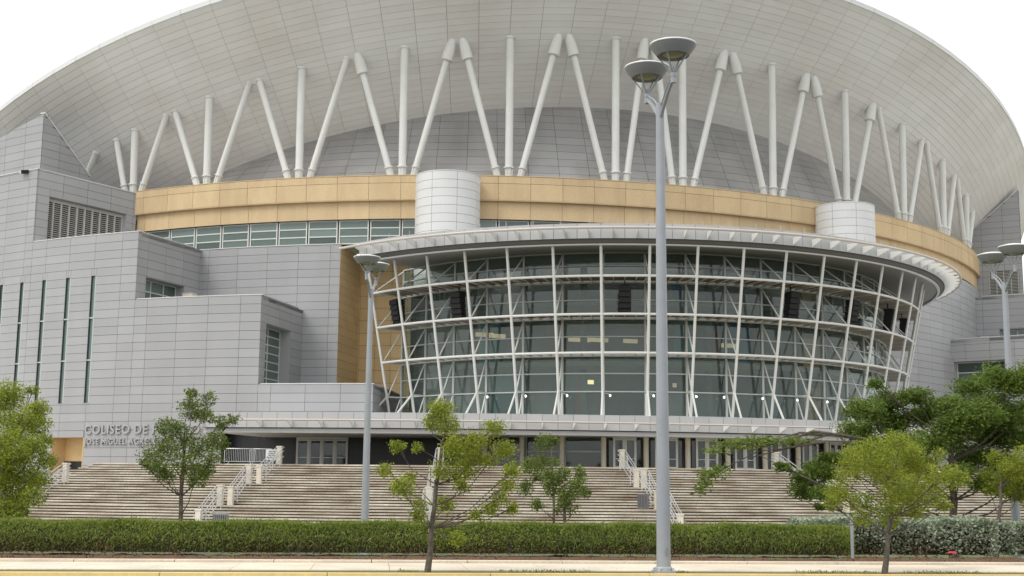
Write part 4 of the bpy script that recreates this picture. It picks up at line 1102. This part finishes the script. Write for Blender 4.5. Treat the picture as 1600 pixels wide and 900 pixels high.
# hedges: leaf shell over a dark core
def hedge(name, label, x0, x1, y0, y1, z0, h, n, lsize, leaf, bulge=0.06, up=0.5, aspect=0.3, core_in=0.16, slope=0.0):
    t = thing(name, label, 'hedge', ((x0+x1)/2, (y0+y1)/2, z0))
    cx, cy = (x0+x1)/2, (y0+y1)/2
    nseg = int((x1-x0)/0.5)+1; cm = MB()
    for i in range(nseg+1):
        x = x0-cx + core_in + (x1-x0-2*core_in)*i/nseg; j = lambda: random.uniform(-0.04, 0.04)
        cm.v += [(x, y0-cy+core_in+0.15+j(), 0.02), (x, y0-cy+core_in+slope*0.4+j(), h*0.45), (x, y0-cy+core_in+slope+0.1+j(), h-core_in+j()), (x, y1-cy-core_in, h-core_in+j()), (x, y1-cy-core_in, 0.02)]
    for i in range(nseg):
        for k in range(5): cm.f.append((5*i+k, 5*i+5+k, 5*i+5+(k+1) % 5, 5*i+(k+1) % 5))
    cm.f.append((0,1,2,3,4)); cm.f.append(tuple(5*nseg+k for k in (4,3,2,1,0)))
    cm.build('core', 'core', t)
    L, d = x1-x0, y1-y0
    area = [L*h, L*d, d*h, d*h]; pr = np.array(area)/sum(area)
    pick = rng.choice(4, n, p=pr); u, v = rng.random(n), rng.random(n); dep = np.abs(rng.normal(size=n))*0.10
    X, Y, Z = np.zeros(n), np.zeros(n), np.zeros(n)
    wob = lambda a: bulge*(np.sin(a*2.1+0.3)+np.sin(a*5.3+1.1)*0.6+np.sin(a*11.7)*0.35+np.sin(a*23.1+2)*0.25)
    for k in range(4):
        q = pick == k
        if k == 0: X[q] = u[q]*L; Y[q] = dep[q] + 0.14*(1-np.minimum(1, v[q]*2.2))**2 + slope*v[q]**1.3; Z[q] = v[q]**0.62*h*0.97 + 0.02
        if k == 1: X[q] = u[q]*L; Y[q] = slope + v[q]*(d-slope); Z[q] = h - dep[q]*0.8
        if k == 2: X[q] = dep[q]; Y[q] = u[q]*d; Z[q] = v[q]*h
        if k == 3: X[q] = L-dep[q]; Y[q] = u[q]*d; Z[q] = v[q]*h
    Z += np.where(Z > h*0.55, wob(X + x0)*np.clip((Z/h-0.55)*2, 0, 1), 0); Y -= wob(X*1.7 + x0 + 4)*0.5
    c = np.stack([X - L/2, Y - d/2, Z], 1)
    link('foliage', leaves_mesh('foliage', c, lsize, leaf, up=up, aspect=aspect), t, kind='stuff')
    ns = int(L*26); sx = rng.uniform(-L/2, L/2, ns)      # stray shoots above the clipped top
    sh = np.stack([sx, rng.uniform(-d/2+slope, d/2, ns), h + wob(sx + L/2 + x0) + rng.exponential(0.035, ns)], 1)
    link('stray_shoots', leaves_mesh('stray_shoots', sh, lsize*1.3, leaf, up=2.0, aspect=0.16), t, kind='stuff')
    nb_ = int(L*170); bz = rng.random(nb_)**1.6*h*0.6      # dry brown leaves low on the front
    bl = np.stack([rng.uniform(-L/2, L/2, nb_), -d/2 + 0.02 + slope*(bz/h)**1.3 + rng.uniform(-0.03, 0.08, nb_), bz + 0.02], 1)
    kp = (np.sin(bl[:,0]*1.3+x0)+np.sin(bl[:,0]*3.7)+rng.normal(size=nb_)*0.7) > 0.1
    link('dry_leaves', leaves_mesh('dry_leaves', bl[kp], lsize*0.8, 'leaf_dry', up=0.3, aspect=0.4), t, kind='stuff')
    st = MB()                                             # bare stems at the foot
    for k in range(int(L*5)):
        x = random.uniform(-L/2, L/2); y = -d/2 + random.uniform(0.10, 0.30)
        st.bar((x, y, 0), (x + random.uniform(-.08, .08), y + 0.05, h*random.uniform(.3, .5)), 0.012, 0.012)
    st.build('stems', 'bark', t, kind='stuff')
    return t
hL, hR = at(-140, 830, 30).x, at(1402, 830, 30).x
hedge('hedge', 'long clipped green hedge along the pavement in front of the stairs', hL, hR, 29.95, 31.5, 0.02, 0.70, 80000, 0.09, 'leaf_hedge', bulge=0.022, up=1.1, aspect=0.22, slope=0.55, core_in=0.12)
sL, sR = at(1312, 830, 33).x, at(1622, 830, 33).x
hedge('silver_hedge', 'silvery variegated hedge right of the long green hedge', sL, sR, 31.6, 33.4, -0.05, 0.92, 17000, 0.08, 'leaf_silver', bulge=0.05, up=0.2, aspect=0.55)
hedge('silver_hedge', 'silvery variegated hedge cut off by the right edge', sR+0.55, sR+3.0, 31.9, 33.4, -0.05, 0.88, 7000, 0.08, 'leaf_silver', bulge=0.05, up=0.2, aspect=0.55)
# grass tufts in the verge and along the bed
n = 9000
c = np.stack([rng.uniform(-13, 13, n), rng.uniform(24.1, 24.7, n), rng.uniform(0.0, 0.03, n)], 1)
keep = ((np.sin(c[:,0]*0.9+1)+np.sin(c[:,0]*2.3)) > 0.2) & (c[:,0] > -3.5) & (rng.random(n) < 0.35 + 0.1*c[:,0]/13)
g = link('verge_grass', leaves_mesh('verge_grass', c[keep], 0.06, 'leaf_mid', up=1.2, aspect=0.2)); g['label'] = 'short patchy grass growing in the verge'; g['category'] = 'grass'; g['kind'] = 'stuff'
n = 2600
c = np.stack([rng.uniform(-16, 16, n), rng.uniform(27.4, 29.5, n), rng.uniform(0.03, 0.09, n)], 1)
g = link('bed_litter', leaves_mesh('bed_litter', c, 0.05, 'bark', up=0.0, aspect=0.5)); g['label'] = 'dry leaf litter scattered over the brown planting bed'; g['category'] = 'leaf litter'; g['kind'] = 'stuff'
# small post by the silvery hedge, red litter
w = at(1394, 873, 29.2); sp = thing('marker_post', 'thin grey post standing before the silvery hedge', 'post', (w.x, 29.2, 0.0))
MB().box(-0.028, 0.028, -0.028, 0.028, 0, 0.93).build('shaft', 'pole', sp); MB().box(-0.034, 0.034, -0.034, 0.034, 0.931, 0.95).build('cap', 'steel', sp); MB().box(-0.032, 0.032, -0.032, 0.032, 0.78, 0.80).build('band', 'joint', sp)
w = at(1572, 869, 30.6)
lt = MB(); k = 9
lt.v = [(0.13*math.cos(2*math.pi*i/k)*random.uniform(.7,1.3), 0.08*math.sin(2*math.pi*i/k), random.uniform(0,.02)) for i in range(k)] + [(0.08*math.cos(2*math.pi*i/k)*random.uniform(.6,1.4), 0.05*math.sin(2*math.pi*i/k), 0.03+random.uniform(0,.03)) for i in range(k)] + [(0,0,0.055)]
for i in range(k): lt.f += [(i, (i+1) % k, k+(i+1) % k, k+i), (k+i, k+(i+1) % k, 2*k)]
o = lt.build('plastic_bag', 'red_litter', None, loc=(w.x, 30.6, 0.07)); tag(o, 'crumpled red plastic bag lying under the silvery hedge', 'litter')

# the street runs slightly askew to the view: turn everything laid along it
PIV = Matrix.Translation((0, 24.8, 0)) @ Matrix.Rotation(0.105, 4, 'Z') @ Matrix.Translation((0, -24.4, 0))
for o in list(bpy.data.objects):
    if o.parent is None and o.name.split('.')[0] in ('ground', 'road', 'verge', 'pavement', 'kerb', 'roadside_kerb', 'planting_bed', 'hedge', 'silver_hedge', 'verge_grass', 'bed_litter', 'marker_post', 'plastic_bag'):
        o.matrix_basis = PIV @ o.matrix_basis
